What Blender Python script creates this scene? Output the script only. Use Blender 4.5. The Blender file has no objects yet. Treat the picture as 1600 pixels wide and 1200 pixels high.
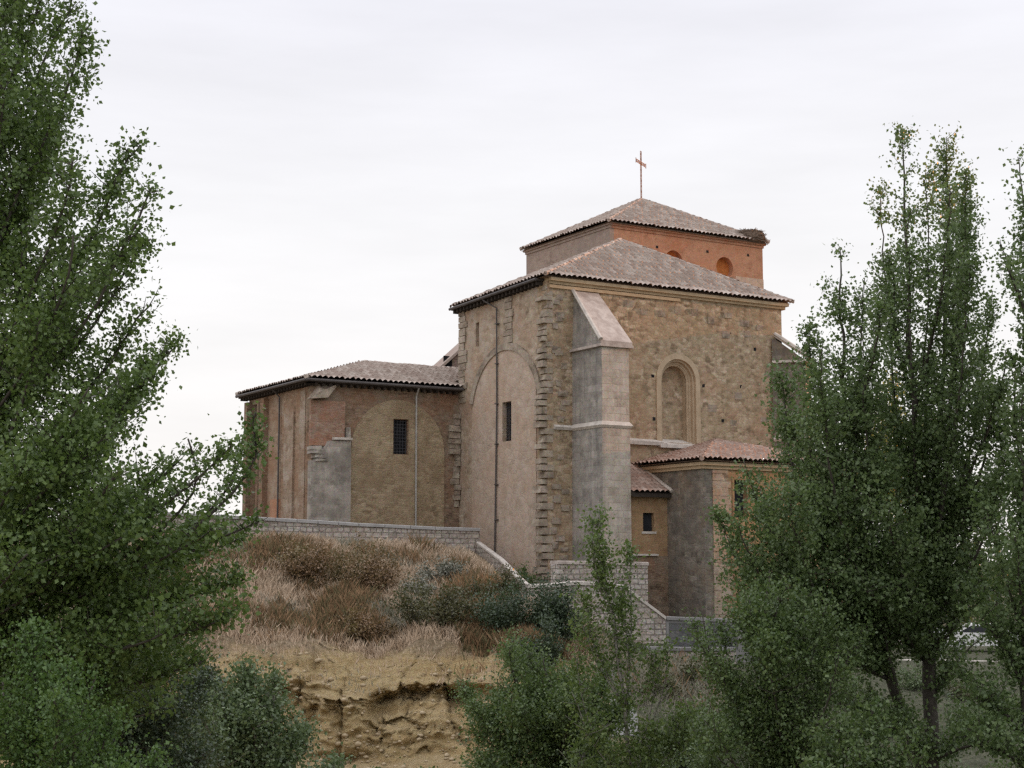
import bpy, bmesh, math, random
import numpy as np
from mathutils import Vector, Matrix, noise as mnoise

S = bpy.context.scene
COL = S.collection
rng = np.random.default_rng(11)
random.seed(5)

# ------------------------------------------------------------------ camera
F, PITCH = 2390.0, math.atan(280 / 2390.0)
cam_d = bpy.data.cameras.new('camera')
cam = bpy.data.objects.new('camera', cam_d)
COL.objects.link(cam)
cam.location = (0, 0, 0)
cam.rotation_euler = (math.pi / 2 + PITCH, 0, 0)
cam_d.sensor_width = 36
cam_d.lens = F * 36 / 1600
cam_d.clip_start = 0.2
cam_d.clip_end = 9000
S.camera = cam

# church frame: u runs along the window wall, v runs back along the left wall
ANG = math.radians(31.094)
CU = np.array([math.cos(ANG), math.sin(ANG), 0])
CV = np.array([-CU[1], CU[0], 0])
CC = np.array([1.75, 75.0, 0])

# ------------------------------------------------------------------ world, sun, exposure
SUN_AZ = ANG - math.radians(5.0)          # azimuth of the sun, counted from +X
SUN_EL = math.radians(5.0)
w = bpy.data.worlds.new('World'); S.world = w; w.use_nodes = True
nt = w.node_tree; nt.nodes.clear()
def wn(t, **k):
    n = nt.nodes.new(t)
    for a, b in k.items(): setattr(n, a, b)
    return n
out = wn('ShaderNodeOutputWorld'); mixs = wn('ShaderNodeMixShader')
sky = wn('ShaderNodeTexSky', sky_type='NISHITA', sun_disc=False)
sky.sun_elevation = SUN_EL; sky.sun_rotation = math.pi / 2 - SUN_AZ
b1 = wn('ShaderNodeBackground'); b1.inputs[1].default_value = 0.1
b2 = wn('ShaderNodeBackground'); b2.inputs[1].default_value = 1.0
tc = wn('ShaderNodeTexCoord'); sp = wn('ShaderNodeSeparateXYZ')
ramp = wn('ShaderNodeValToRGB'); cr = ramp.color_ramp
cr.elements[0].position = 0.0; cr.elements[0].color = (1.03, .995, .98, 1)
cr.elements[1].position = 1.0; cr.elements[1].color = (1.75, 1.75, 1.86, 1)
for p, c in ((.10, (1.0, .98, .975)), (.22, (.965, .96, .98)), (.36, (.90, .90, .965)), (.55, (1.35, 1.35, 1.42))):
    e = cr.elements.new(p); e.color = (*c, 1)
mp = wn('ShaderNodeMapping'); mp.inputs['Scale'].default_value = (2.0, 2.0, 11.0)
mp.inputs['Rotation'].default_value = (0, math.radians(7), 0)
ns = wn('ShaderNodeTexNoise'); ns.inputs['Scale'].default_value = 2.2; ns.inputs['Detail'].default_value = 5
ns.inputs['Roughness'].default_value = .55
mr = wn('ShaderNodeMapRange'); mr.inputs[1].default_value = .3; mr.inputs[2].default_value = .7
mr.inputs[3].default_value = .945; mr.inputs[4].default_value = 1.035
vm = wn('ShaderNodeVectorMath', operation='SCALE')
L = nt.links.new
L(tc.outputs['Generated'], sp.inputs[0]); L(sp.outputs['Z'], ramp.inputs[0])
L(tc.outputs['Generated'], mp.inputs[0]); L(mp.outputs[0], ns.inputs['Vector']); L(ns.outputs[0], mr.inputs[0])
L(ramp.outputs[0], vm.inputs[0]); L(mr.outputs[0], vm.inputs['Scale']); L(vm.outputs[0], b2.inputs[0])
L(sky.outputs[0], b1.inputs[0]); L(b1.outputs[0], mixs.inputs[1]); L(b2.outputs[0], mixs.inputs[2])
mixs.inputs[0].default_value = .94
L(mixs.outputs[0], out.inputs[0])

sd = bpy.data.lights.new('sun', 'SUN'); sd.energy = 4.0; sd.angle = math.radians(.6); sd.color = (1.0, .38, .07)
so = bpy.data.objects.new('sun', sd); COL.objects.link(so)
to_sun = Vector((math.cos(SUN_AZ) * math.cos(SUN_EL), math.sin(SUN_AZ) * math.cos(SUN_EL), math.sin(SUN_EL)))
so.rotation_euler = to_sun.to_track_quat('Z', 'Y').to_euler()
so.location = (60, 60, 40)
S.view_settings.view_transform = 'Standard'; S.view_settings.look = 'None'
S.view_settings.exposure = 0.06; S.view_settings.gamma = 1.0
S.cycles.filter_width = 1.4
S.cycles.max_bounces = 6
S.cycles.use_denoising = False

# ------------------------------------------------------------------ helpers
CP, SP = math.cos(PITCH), math.sin(PITCH)
def ray(px, py):
    x = (px - 800) / F; y = (600 - py) / F
    return np.array([x, CP - y * SP, SP + y * CP])
def at(px, py, Y):
    r = ray(px, py); return r * (Y / r[1])
def W(u, v, z): return CC + CU * u + CV * v + np.array([0, 0, z])
def tag(o, label=None, cat=None, group=None, kind=None):
    if label: o['label'] = label
    if cat: o['category'] = cat
    if group: o['group'] = group
    if kind: o['kind'] = kind
    return o
def empty(name, loc, rz=0):
    o = bpy.data.objects.new(name, None); COL.objects.link(o)
    o.location = tuple(loc); o.rotation_euler = (0, 0, rz); o.empty_display_size = .3
    return o

class MB:
    def __init__(s): s.v = []; s.f = []; s.m = []; s.cm = 0
    def add(s, vs, fs):
        n = len(s.v); s.v += [tuple(map(float, p)) for p in vs]
        for f in fs: s.f.append([i + n for i in f]); s.m.append(s.cm)
    def box(s, x0, x1, y0, y1, z0, z1, j=0):
        vs = [(x, y, z) for z in (z0, z1) for y in (y0, y1) for x in (x0, x1)]
        if j: vs = [tuple(c + random.uniform(-j, j) for c in p) for p in vs]
        s.add(vs, [(0, 2, 3, 1), (4, 5, 7, 6), (0, 1, 5, 4), (1, 3, 7, 5), (3, 2, 6, 7), (2, 0, 4, 6)])
    def hexa(s, lo, hi):                         # two quads (same order), bottom and top
        s.add(list(lo) + list(hi), [(3, 2, 1, 0), (4, 5, 6, 7), (0, 1, 5, 4), (1, 2, 6, 5), (2, 3, 7, 6), (3, 0, 4, 7)])
    def prism(s, poly, fn, d0, d1):              # poly in 2-D, fn(a, b, d) -> xyz
        n = len(poly)
        vs = [fn(a, b, d0) for a, b in poly] + [fn(a, b, d1) for a, b in poly]
        fs = [list(range(n))[::-1], list(range(n, 2 * n))] + [(i, (i + 1) % n, (i + 1) % n + n, i + n) for i in range(n)]
        s.add(vs, fs)
    def panel(s, fn, d0, d1, a0, a1, z0, z1, holes):   # wall sheet with rectangular holes, d0 outer face, d1 inner face
        A = sorted({a0, a1, *[h[0] for h in holes], *[h[1] for h in holes]})
        Z = sorted({z0, z1, *[h[2] for h in holes], *[h[3] for h in holes]})
        inh = lambda a, z: any(h[0] < a < h[1] and h[2] < z < h[3] for h in holes)
        solid = {(i, k): not inh((A[i] + A[i + 1]) / 2, (Z[k] + Z[k + 1]) / 2) for i in range(len(A) - 1) for k in range(len(Z) - 1)}
        for (i, k), ok in solid.items():
            if not ok: continue
            q = [(A[i], Z[k]), (A[i + 1], Z[k]), (A[i + 1], Z[k + 1]), (A[i], Z[k + 1])]
            s.add([fn(a, z, d0) for a, z in q], [(0, 1, 2, 3)]); s.add([fn(a, z, d1) for a, z in q], [(3, 2, 1, 0)])
            for e, nb in ((0, (i, k - 1)), (1, (i + 1, k)), (2, (i, k + 1)), (3, (i - 1, k))):
                if not solid.get(nb, False):
                    p, r = q[e], q[(e + 1) % 4]
                    s.add([fn(*p, d0), fn(*r, d0), fn(*r, d1), fn(*p, d1)], [(0, 3, 2, 1)])
    def tube(s, pts, rad, n=6, cap=True):
        pts = [Vector(p) for p in pts]
        if not hasattr(rad, '__len__'): rad = [rad] * len(pts)
        base = len(s.v); prev = None
        for i, p in enumerate(pts):
            t = (pts[min(i + 1, len(pts) - 1)] - pts[max(i - 1, 0)]).normalized()
            a = prev if prev is not None else Vector((1, 0, 0)) if abs(t.x) < .8 else Vector((0, 1, 0))
            a = (a - t * a.dot(t)).normalized(); b = t.cross(a); prev = a
            for k in range(n):
                q = p + (a * math.cos(2 * math.pi * k / n) + b * math.sin(2 * math.pi * k / n)) * rad[i]
                s.v.append(tuple(q))
        for i in range(len(pts) - 1):
            for k in range(n):
                s.f.append([base + i * n + k, base + i * n + (k + 1) % n, base + (i + 1) * n + (k + 1) % n, base + (i + 1) * n + k]); s.m.append(s.cm)
        if cap:
            s.f.append([base + k for k in range(n)][::-1]); s.m.append(s.cm)
            s.f.append([base + (len(pts) - 1) * n + k for k in range(n)]); s.m.append(s.cm)
    def build(s, name, mats, parent=None, smooth=False, fix=True):
        me = bpy.data.meshes.new(name); me.from_pydata(s.v, [], s.f)
        if not isinstance(mats, (list, tuple)): mats = [mats]
        for m in mats: me.materials.append(m)
        if len(mats) > 1: me.polygons.foreach_set('material_index', s.m)
        if fix:
            b = bmesh.new(); b.from_mesh(me); bmesh.ops.remove_doubles(b, verts=b.verts, dist=1e-5)
            bmesh.ops.recalc_face_normals(b, faces=b.faces); b.to_mesh(me); b.free()
        if smooth: me.polygons.foreach_set('use_smooth', [True] * len(me.polygons))
        me.update()
        o = bpy.data.objects.new(name, me); COL.objects.link(o)
        if parent: o.parent = parent
        return o
FU = lambda a, z, d: (a, d, z)      # plane v = d, a runs along u
FV = lambda a, z, d: (d, a, z)      # plane u = d, a runs along v

def np_mesh(name, V, Q, mat, parent=None, smooth=False, midx=None):
    me = bpy.data.meshes.new(name); V = np.asarray(V, np.float32); Q = np.asarray(Q, np.int32)
    me.vertices.add(len(V)); me.vertices.foreach_set('co', V.ravel())
    k = Q.shape[1]
    me.loops.add(Q.size); me.loops.foreach_set('vertex_index', Q.ravel())
    me.polygons.add(len(Q)); me.polygons.foreach_set('loop_start', np.arange(0, Q.size, k, dtype=np.int32))
    for m in (mat if isinstance(mat, (list, tuple)) else [mat]): me.materials.append(m)
    if midx is not None: me.polygons.foreach_set('material_index', np.asarray(midx, np.int32))
    if smooth: me.polygons.foreach_set('use_smooth', np.ones(len(Q), bool))
    me.update(calc_edges=True); me.validate()
    o = bpy.data.objects.new(name, me); COL.objects.link(o)
    if parent: o.parent = parent
    return o

# ------------------------------------------------------------------ materials
def lin(c): return tuple((x / 255 / 12.92 if x / 255 <= .04045 else ((x / 255 + .055) / 1.055) ** 2.4) for x in c)
class NT:
    def __init__(s, name):
        s.mat = bpy.data.materials.new(name); s.mat.use_nodes = True; s.t = s.mat.node_tree
        s.b = s.t.nodes['Principled BSDF']; s.out = s.t.nodes['Material Output']
        s.b.inputs['Roughness'].default_value = .95; s.b.inputs['Specular IOR Level'].default_value = .15
    def n(s, typ, ins=None, **k):
        d = s.t.nodes.new(typ)
        for a, b in k.items(): setattr(d, a, b)
        for a, b in (ins or {}).items():
            if hasattr(b, 'default_value') or hasattr(b, 'links'): s.t.links.new(b, d.inputs[a])
            else: d.inputs[a].default_value = b
        return d
    def l(s, a, b): s.t.links.new(a, b)
    def math(s, op, a, b=0.0):
        return s.n('ShaderNodeMath', {0: a, 1: b}, operation=op).outputs[0]
    def mix(s, f, a, b, blend='MIX'):
        d = s.n('ShaderNodeMix', data_type='RGBA', blend_type=blend)
        for i, x in ((0, f), (6, a), (7, b)):
            if hasattr(x, 'links'): s.l(x, d.inputs[i])
            else: d.inputs[i].default_value = x if i == 0 else (*x[:3], 1)
        return d.outputs[2]
    def ramp(s, f, stops):
        d = s.n('ShaderNodeValToRGB', {0: f}); c = d.color_ramp
        c.elements[0].position = stops[0][0]; c.elements[1].position = stops[-1][0]
        def cc(x): return (*x[:3], 1) if hasattr(x, '__len__') else (x, x, x, 1)
        c.elements[0].color = cc(stops[0][1]); c.elements[1].color = cc(stops[-1][1])
        for p, x in stops[1:-1]: c.elements.new(p).color = cc(x)
        return d.outputs[0]
    def noise(s, vec, scale, det=4, rough=.6, dist=0):
        return s.n('ShaderNodeTexNoise', {'Vector': vec, 'Scale': scale, 'Detail': det, 'Roughness': rough, 'Distortion': dist})
    def pos(s): return s.n('ShaderNodeNewGeometry').outputs['Position']
    def bump(s, h, strength=.4, dist=.05):
        d = s.n('ShaderNodeBump', {'Height': h, 'Strength': strength, 'Distance': dist}); s.l(d.outputs[0], s.b.inputs['Normal'])

def wallmap_group():
    g = bpy.data.node_groups.new('wall_map', 'ShaderNodeTree')
    g.interface.new_socket('Vector', in_out='OUTPUT', socket_type='NodeSocketVector')
    N = g.nodes.new; l = g.links.new
    go = N('NodeGroupOutput'); ge = N('ShaderNodeNewGeometry')
    cx = N('ShaderNodeVectorMath'); cx.operation = 'CROSS_PRODUCT'; cx.inputs[1].default_value = (0, 0, 1)
    nm = N('ShaderNodeVectorMath'); nm.operation = 'NORMALIZE'
    dt = N('ShaderNodeVectorMath'); dt.operation = 'DOT_PRODUCT'
    l(ge.outputs['True Normal'], cx.inputs[0]); l(cx.outputs[0], nm.inputs[0]); l(nm.outputs[0], dt.inputs[0]); l(ge.outputs['Position'], dt.inputs[1])
    sp = N('ShaderNodeSeparateXYZ'); l(ge.outputs['Position'], sp.inputs[0])
    cb = N('ShaderNodeCombineXYZ'); l(dt.outputs['Value'], cb.inputs[0]); l(sp.outputs[2], cb.inputs[1])
    sn = N('ShaderNodeSeparateXYZ'); l(ge.outputs['True Normal'], sn.inputs[0])
    ab = N('ShaderNodeMath'); ab.operation = 'ABSOLUTE'; l(sn.outputs[2], ab.inputs[0])
    gt = N('ShaderNodeMath'); gt.operation = 'GREATER_THAN'; gt.inputs[1].default_value = .8; l(ab.outputs[0], gt.inputs[0])
    mx = N('ShaderNodeMix'); mx.data_type = 'VECTOR'; l(gt.outputs[0], mx.inputs[0]); l(cb.outputs[0], mx.inputs[4]); l(ge.outputs['Position'], mx.inputs[5])
    l(mx.outputs[1], go.inputs[0])
    return g
WM = wallmap_group()

def masonry(name, cols, mortar, bw=.45, bh=.25, ms=.015, warp=.12, rubble=.5, stain=None, stain2=None, bump=.5, spread=1.0, vstreak=0.0, jw=.6):
    """cols: three or more linear albedos from dark to light; courses of stones with uneven joints, blotches and stains"""
    M = NT(name); P = M.pos()
    g = M.n('ShaderNodeGroup'); g.node_tree = WM; V = g.outputs[0]
    nv = M.noise(V, 1.6, 3); off = M.n('ShaderNodeVectorMath', {0: nv.outputs[1], 1: (.5, .5, .5)}, operation='SUBTRACT').outputs[0]
    off = M.n('ShaderNodeVectorMath', {0: off, 'Scale': warp * 2}, operation='SCALE').outputs[0]
    V2 = M.n('ShaderNodeVectorMath', {0: V, 1: off}, operation='ADD').outputs[0]
    br = M.n('ShaderNodeTexBrick', {'Vector': V2, 'Color1': (0, 0, 0, 1), 'Color2': (1, 1, 1, 1), 'Mortar': (.5, .5, .5, 1), 'Scale': 1.0,
             'Mortar Size': ms, 'Mortar Smooth': .3, 'Bias': 0.0, 'Brick Width': bw, 'Row Height': bh}, offset=.5, squash=.8, squash_frequency=3)
    vs = M.n('ShaderNodeVectorMath', {0: V2, 1: (1 / bw * .9, 1 / bh * .8, 1)}, operation='MULTIPLY').outputs[0]
    vo = M.n('ShaderNodeTexVoronoi', {'Vector': vs, 'Scale': 1.0, 'Randomness': 1.0})
    cell = M.n('ShaderNodeSeparateColor', {0: vo.outputs['Color']}).outputs[0]
    edge = M.n('ShaderNodeTexVoronoi', {'Vector': vs, 'Scale': 1.0, 'Randomness': 1.0}, feature='DISTANCE_TO_EDGE').outputs['Distance']
    eb = M.n('ShaderNodeMapRange', {0: edge, 1: .02, 2: .1, 3: 0.0, 4: 1.0}).outputs[0]        # 0 in the joint
    brv = M.n('ShaderNodeSeparateColor', {0: br.outputs['Color']}).outputs[0]
    tone = M.n('ShaderNodeMix', {0: rubble, 2: brv, 3: cell}, data_type='FLOAT').outputs[0]
    joint = M.n('ShaderNodeMix', {0: rubble, 2: M.math('SUBTRACT', 1.0, br.outputs['Fac']), 3: eb}, data_type='FLOAT').outputs[0]
    fine = M.noise(P, 9.0, 6, .7).outputs[0]; big = M.noise(P, .55, 5, .62).outputs[0]; mid = M.noise(P, 2.3, 4, .6).outputs[0]
    t = M.math('ADD', M.math('MULTIPLY', M.math('SUBTRACT', tone, .5), .55 * spread), M.math('MULTIPLY', fine, .55))
    t = M.math('ADD', t, M.math('MULTIPLY', M.math('SUBTRACT', mid, .5), 1.25)); t = M.math('ADD', t, .2)
    n = len(cols); c = M.ramp(t, [(.12 + .76 * i / (n - 1), x) for i, x in enumerate(cols)])
    c = M.mix(M.math('MULTIPLY', M.math('SUBTRACT', 1.0, joint), jw), c, mortar)
    if stain:
        f = M.ramp(big, [(.42, 0.0), (.62, 1.0)]); c = M.mix(M.math('MULTIPLY', f, stain[1]), c, stain[0])
    if stain2:
        f = M.ramp(M.noise(M.n('ShaderNodeVectorMath', {0: P, 1: (17, 5, 9)}, operation='ADD').outputs[0], .9, 5, .65).outputs[0], [(.48, 0.0), (.62, 1.0)])
        c = M.mix(M.math('MULTIPLY', f, stain2[1]), c, stain2[0])
    if vstreak:
        sv = M.n('ShaderNodeVectorMath', {0: V, 1: (2.2, .12, 1)}, operation='MULTIPLY').outputs[0]
        f = M.ramp(M.noise(sv, 1.0, 4, .6).outputs[0], [(.45, 0.0), (.7, 1.0)])
        c = M.mix(M.math('MULTIPLY', f, vstreak), c, (.12, .115, .11))
    gr = M.noise(P, 12.0, 3, .6).outputs[1]
    c = M.mix(.34, c, gr, 'OVERLAY')
    M.l(c, M.b.inputs['Base Color'])
    h = M.math('ADD', M.math('MULTIPLY', joint, .7), M.math('MULTIPLY', fine, .6)); h = M.math('ADD', h, M.math('MULTIPLY', tone, .3))
    M.bump(h, bump, .06)
    return M.mat

def simple(name, c1, c2, scale=4, rough=.9, bump=.2, metal=0):
    M = NT(name); P = M.pos(); f = M.noise(P, scale, 5, .65).outputs[0]
    M.l(M.ramp(f, [(.3, c1), (.7, c2)]), M.b.inputs['Base Color']); M.b.inputs['Roughness'].default_value = rough
    M.b.inputs['Metallic'].default_value = metal
    if bump: M.bump(f, bump, .03)
    return M.mat

def tile_mat(name, cols, lichen, lamt):
    M = NT(name); P = M.pos()
    r = M.n('ShaderNodeAttribute', attribute_name='rnd').outputs['Fac']
    n = len(cols); f = M.math('ADD', M.math('MULTIPLY', r, .42), M.math('MULTIPLY', M.noise(P, 8.0, 6, .8).outputs[0], .78))
    c = M.ramp(f, [(.1 + .85 * i / (n - 1), x) for i, x in enumerate(cols)])
    lf = M.ramp(M.noise(P, 1.1, 6, .7).outputs[0], [(.4, 0.0), (.65, 1.0)])
    c = M.mix(M.math('MULTIPLY', lf, lamt), c, lichen)
    sp_ = M.ramp(M.noise(P, 7.0, 3, .6).outputs[0], [(.6, 0.0), (.72, 1.0)])
    c = M.mix(M.math('MULTIPLY', sp_, .35), c, (.10, .095, .085))
    M.l(c, M.b.inputs['Base Color']); M.bump(M.noise(P, 25, 3).outputs[0], .25, .02)
    return M.mat

def leaf_mat(name, dark, light, trans=.3, patch=None):
    M = NT(name); g = M.n('ShaderNodeNewGeometry'); r = g.outputs['Random Per Island']
    big = M.noise(g.outputs['Position'], .9, 3).outputs[0]
    f = M.math('ADD', M.math('MULTIPLY', r, .6), M.math('MULTIPLY', big, .4))
    c = M.ramp(f, [(.1, dark), (.55, tuple((a + b) / 2 for a, b in zip(dark, light))), (.9, light)])
    if patch: c = M.mix(M.ramp(M.noise(g.outputs['Position'], .5, 3).outputs[0], [(.5, 0.0), (.65, .6)]), c, patch)
    M.l(c, M.b.inputs['Base Color']); M.b.inputs['Roughness'].default_value = .42; M.b.inputs['Specular IOR Level'].default_value = .5
    tr = M.n('ShaderNodeBsdfTranslucent'); M.l(M.mix(.5, c, (.10, .16, .02)), tr.inputs[0])
    ms = M.n('ShaderNodeMixShader', {0: trans}); M.l(M.b.outputs[0], ms.inputs[1]); M.l(tr.outputs[0], ms.inputs[2]); M.l(ms.outputs[0], M.out.inputs[0])
    return M.mat

m_rubble = masonry('rubble_stone', [(.18, .13, .085), (.335, .255, .172), (.42, .33, .228), (.54, .445, .33)], (.28, .22, .15), .30, .165, .018, .06, .6,
                   stain=((.31, .24, .15), .5), stain2=((.37, .24, .155), .45), bump=.28, spread=1.8)
m_sidewall = masonry('lime_washed_stone', [(.20, .145, .10), (.33, .255, .185), (.42, .34, .255), (.54, .455, .355)], (.36, .29, .215), .4, .24, .014, .07, .6,
                     stain=((.34, .225, .155), .65), stain2=((.42, .365, .305), .6), spread=.9, bump=.3)
m_plaster = masonry('worn_plaster', [(.31, .235, .175), (.41, .325, .255), (.48, .39, .315), (.56, .47, .385)], (.42, .335, .265), .6, .3, .008, .15, .7,
                    stain=((.44, .31, .22), .5), spread=.45, bump=.25)
m_ashlar = masonry('pale_ashlar', [(.28, .235, .19), (.42, .365, .305), (.49, .43, .365), (.56, .50, .43)], (.30, .255, .205), .75, .36, .016, .04, .12,
                   stain=((.34, .285, .225), .6), stain2=((.55, .50, .43), .4), vstreak=.35, bump=.45, spread=.9)
m_ashgrey = masonry('weathered_shade_ashlar', [(.165, .148, .130), (.27, .247, .220), (.37, .342, .305), (.48, .448, .405)], (.21, .19, .165), .75, .36, .016, .04, .15,  # darker ashlar for the left flank, shade mixed into the stone colour
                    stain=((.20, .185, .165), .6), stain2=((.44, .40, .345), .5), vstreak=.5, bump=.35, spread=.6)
m_stub = masonry('weathered_stub', [(.16, .14, .12), (.25, .225, .195), (.33, .30, .26), (.44, .405, .355)], (.34, .30, .26), .6, .33, .012, .05, .25,
                     stain=((.20, .175, .145), .6), stain2=((.45, .40, .34), .6), vstreak=.35, bump=.35)
m_brown = masonry('brown_brickwork', [(.105, .072, .05), (.185, .126, .085), (.25, .175, .12), (.34, .255, .185)], (.24, .185, .135), .34, .1, .012, .1, .35,
                  stain=((.25, .135, .08), .6), stain2=((.25, .205, .155), .7), bump=.4, spread=1.4)
m_brickred = masonry('tower_brick', [(.23, .115, .07), (.33, .175, .11), (.40, .225, .145), (.46, .28, .19)], (.42, .26, .18), .3, .085, .012, .06, .2,
                     stain=((.42, .24, .15), .5), stain2=((.36, .15, .075), .5), bump=.3, spread=.6)
m_brickgrey = masonry('grey_tower_brick', [(.20, .14, .115), (.29, .215, .175), (.35, .27, .22), (.42, .33, .28)], (.34, .28, .23), .3, .085, .012, .06, .2,  # greyer copy of the tower brick for side walls, cornice and nave
                      stain=((.27, .22, .19), .6), bump=.3, spread=.6)
m_core = masonry('broken_brick_core', [(.17, .085, .055), (.27, .15, .10), (.33, .21, .15), (.40, .30, .23)], (.32, .24, .18), .34, .12, .014, .12, .4, stain=((.30, .24, .19), .6), stain2=((.32, .14, .08), .5), bump=.5)
m_orange = masonry('sun_glow_brick', [(.34, .11, .03), (.45, .155, .045), (.50, .19, .06)], (.44, .17, .06), .3, .085, .012, .05, .2, bump=.3)  # orange of sunlight in the oculus put into the brick colour
m_ochre = masonry('ochre_render', [(.20, .125, .066), (.31, .197, .107), (.37, .245, .14), (.45, .32, .205)], (.33, .23, .14), .4, .2, .01, .12, .5,
                  stain=((.25, .155, .09), .6), stain2=((.36, .235, .13), .5), spread=.8, bump=.3)
m_sideochre = masonry('brown_render', [(.16, .108, .073), (.26, .182, .124), (.32, .235, .168), (.41, .325, .245)], (.32, .235, .165), .34, .12, .012, .1, .4,
                  stain=((.29, .165, .10), .6), stain2=((.38, .31, .24), .6), bump=.35)
m_sidepale = masonry('worn_pilaster', [(.20, .145, .10), (.29, .22, .16), (.36, .28, .21), (.45, .37, .29)], (.32, .25, .19), .4, .24, .014, .08, .5, stain=((.25, .165, .11), .65), stain2=((.42, .36, .30), .6), spread=1.0)
m_darkstone = masonry('dark_grey_stone', [(.10, .083, .066), (.16, .137, .11), (.215, .187, .15), (.30, .265, .215)], (.19, .165, .135), .5, .28, .012, .08, .4,  # dark tone stands in for shade on the right buttress flank and recess
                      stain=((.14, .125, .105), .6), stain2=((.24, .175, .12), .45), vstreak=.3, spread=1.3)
m_cornice = simple('cornice_stone', (.40, .30, .19), (.54, .42, .28), 2.5, .9, .4)
m_cap = simple('pale_weathered_stone', (.40, .36, .32), (.62, .57, .51), 3, .9, .4)
m_capred = simple('lichened_cap_stone', (.30, .245, .215), (.55, .49, .44), 2.2, .9, .4)
m_quoin = masonry('toothing_stone', [(.15, .12, .09), (.27, .22, .17), (.36, .30, .235), (.46, .40, .325)], (.30, .25, .20), 1.1, .9, .004, .1, .3, spread=.8, bump=.6)
m_niche = simple('warm_limestone', (.37, .285, .19), (.49, .39, .275), 2.5, .9, .3)
m_wood = simple('dark_eave_timber', (.030, .024, .020), (.065, .052, .043), 5, .9, .2)
m_deck = simple('mortared_eave', (.13, .09, .065), (.25, .18, .13), 5, .9, .2)
m_dark = simple('opening_shade_dark', (.010, .010, .011), (.018, .018, .02), 3, .8, 0)  # near-black colour stands in for the shade inside openings
m_iron = simple('dark_iron', (.035, .035, .04), (.06, .06, .065), 6, .6, .1)
m_pipe = simple('grey_pipe', (.07, .062, .06), (.11, .10, .095), 4, .5, 0)
m_pipepale = simple('pale_pipe', (.30, .29, .27), (.42, .40, .37), 4, .5, 0)
m_rust = simple('rusty_iron', (.20, .075, .045), (.38, .19, .11), 9, .55, .1)
m_tile = tile_mat('old_roof_tile', [(.16, .11, .09), (.35, .265, .225), (.45, .365, .315), (.68, .60, .54)], (.42, .375, .32), .5)
m_tilered = tile_mat('red_roof_tile', [(.15, .085, .062), (.30, .175, .13), (.39, .265, .21), (.56, .44, .37)], (.40, .345, .30), .55)
m_parapet = masonry('parapet_blocks', [(.27, .235, .20), (.40, .36, .315), (.48, .44, .39), (.56, .52, .47)], (.13, .11, .095), .42, .25, .03, .05, .3, bump=.8, jw=.9,
                    stain=((.44, .36, .29), .4))
m_conc = simple('concrete', (.30, .29, .28), (.43, .42, .405), 1.6, .9, .2)
m_conc2 = simple('grey_concrete', (.19, .185, .18), (.29, .28, .27), 1.6, .9, .2)
m_concdark = masonry('dark_wall_panel', [(.075, .075, .075), (.12, .12, .12), (.16, .155, .15)], (.13, .13, .125), .4, .2, .01, .1, .5)
m_bark = simple('grey_bark', (.045, .038, .032), (.10, .088, .075), 6, .9, .5)
m_barkpale = simple('pale_bark', (.15, .14, .125), (.28, .26, .235), 5, .9, .3)
m_leaf1 = leaf_mat('poplar_leaf', (.066, .116, .032), (.180, .260, .076), .42)
m_leaf2 = leaf_mat('far_poplar_leaf', (.076, .126, .046), (.205, .275, .115), .42)
m_leafy = leaf_mat('young_poplar_leaf', (.075, .125, .036), (.195, .255, .080), .42)
m_thick = leaf_mat('thicket_leaf', (.030, .052, .030), (.085, .118, .064), .2)
m_gild = leaf_mat('sun_gilded_leaf', (.16, .17, .03), (.40, .36, .05), .35)  # yellow of the low sunlight put into the leaf colour
m_elm = leaf_mat('elm_leaf', (.056, .100, .034), (.170, .232, .084), .38)
m_willow = leaf_mat('willow_leaf', (.075, .120, .052), (.200, .255, .125), .3)
m_bright = leaf_mat('bramble_leaf', (.056, .115, .028), (.135, .225, .062), .38)
m_olive = leaf_mat('olive_shrub_leaf', (.060, .062, .030), (.150, .140, .070), .2)
m_bluegreen = leaf_mat('grey_shrub_leaf', (.16, .165, .13), (.33, .32, .26), .15)
m_rustleaf = leaf_mat('rust_weed', (.15, .09, .048), (.35, .225, .13), .2, patch=(.17, .16, .065))
m_nest = simple('nest_stick', (.09, .065, .05), (.24, .18, .135), 12, .95, 0)
m_white = simple('white_paint', (.72, .72, .72), (.80, .80, .80), 2, .35, 0)
m_glass = simple('dark_glass', (.02, .022, .025), (.03, .032, .036), 2, .08, 0)
m_tyre = simple('tyre_rubber', (.02, .02, .02), (.035, .035, .035), 5, .8, 0)
m_redp = simple('red_plastic', (.35, .03, .02), (.42, .05, .03), 4, .3, 0)
m_galv = simple('galvanised_steel', (.42, .43, .44), (.55, .56, .57), 5, .45, 0)

# ------------------------------------------------------------------ terrain
ST = np.array([-40, -26, -18, -11, -6, -2.4, 0.6, 6, 12, 20, 30, 45.0])
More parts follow.
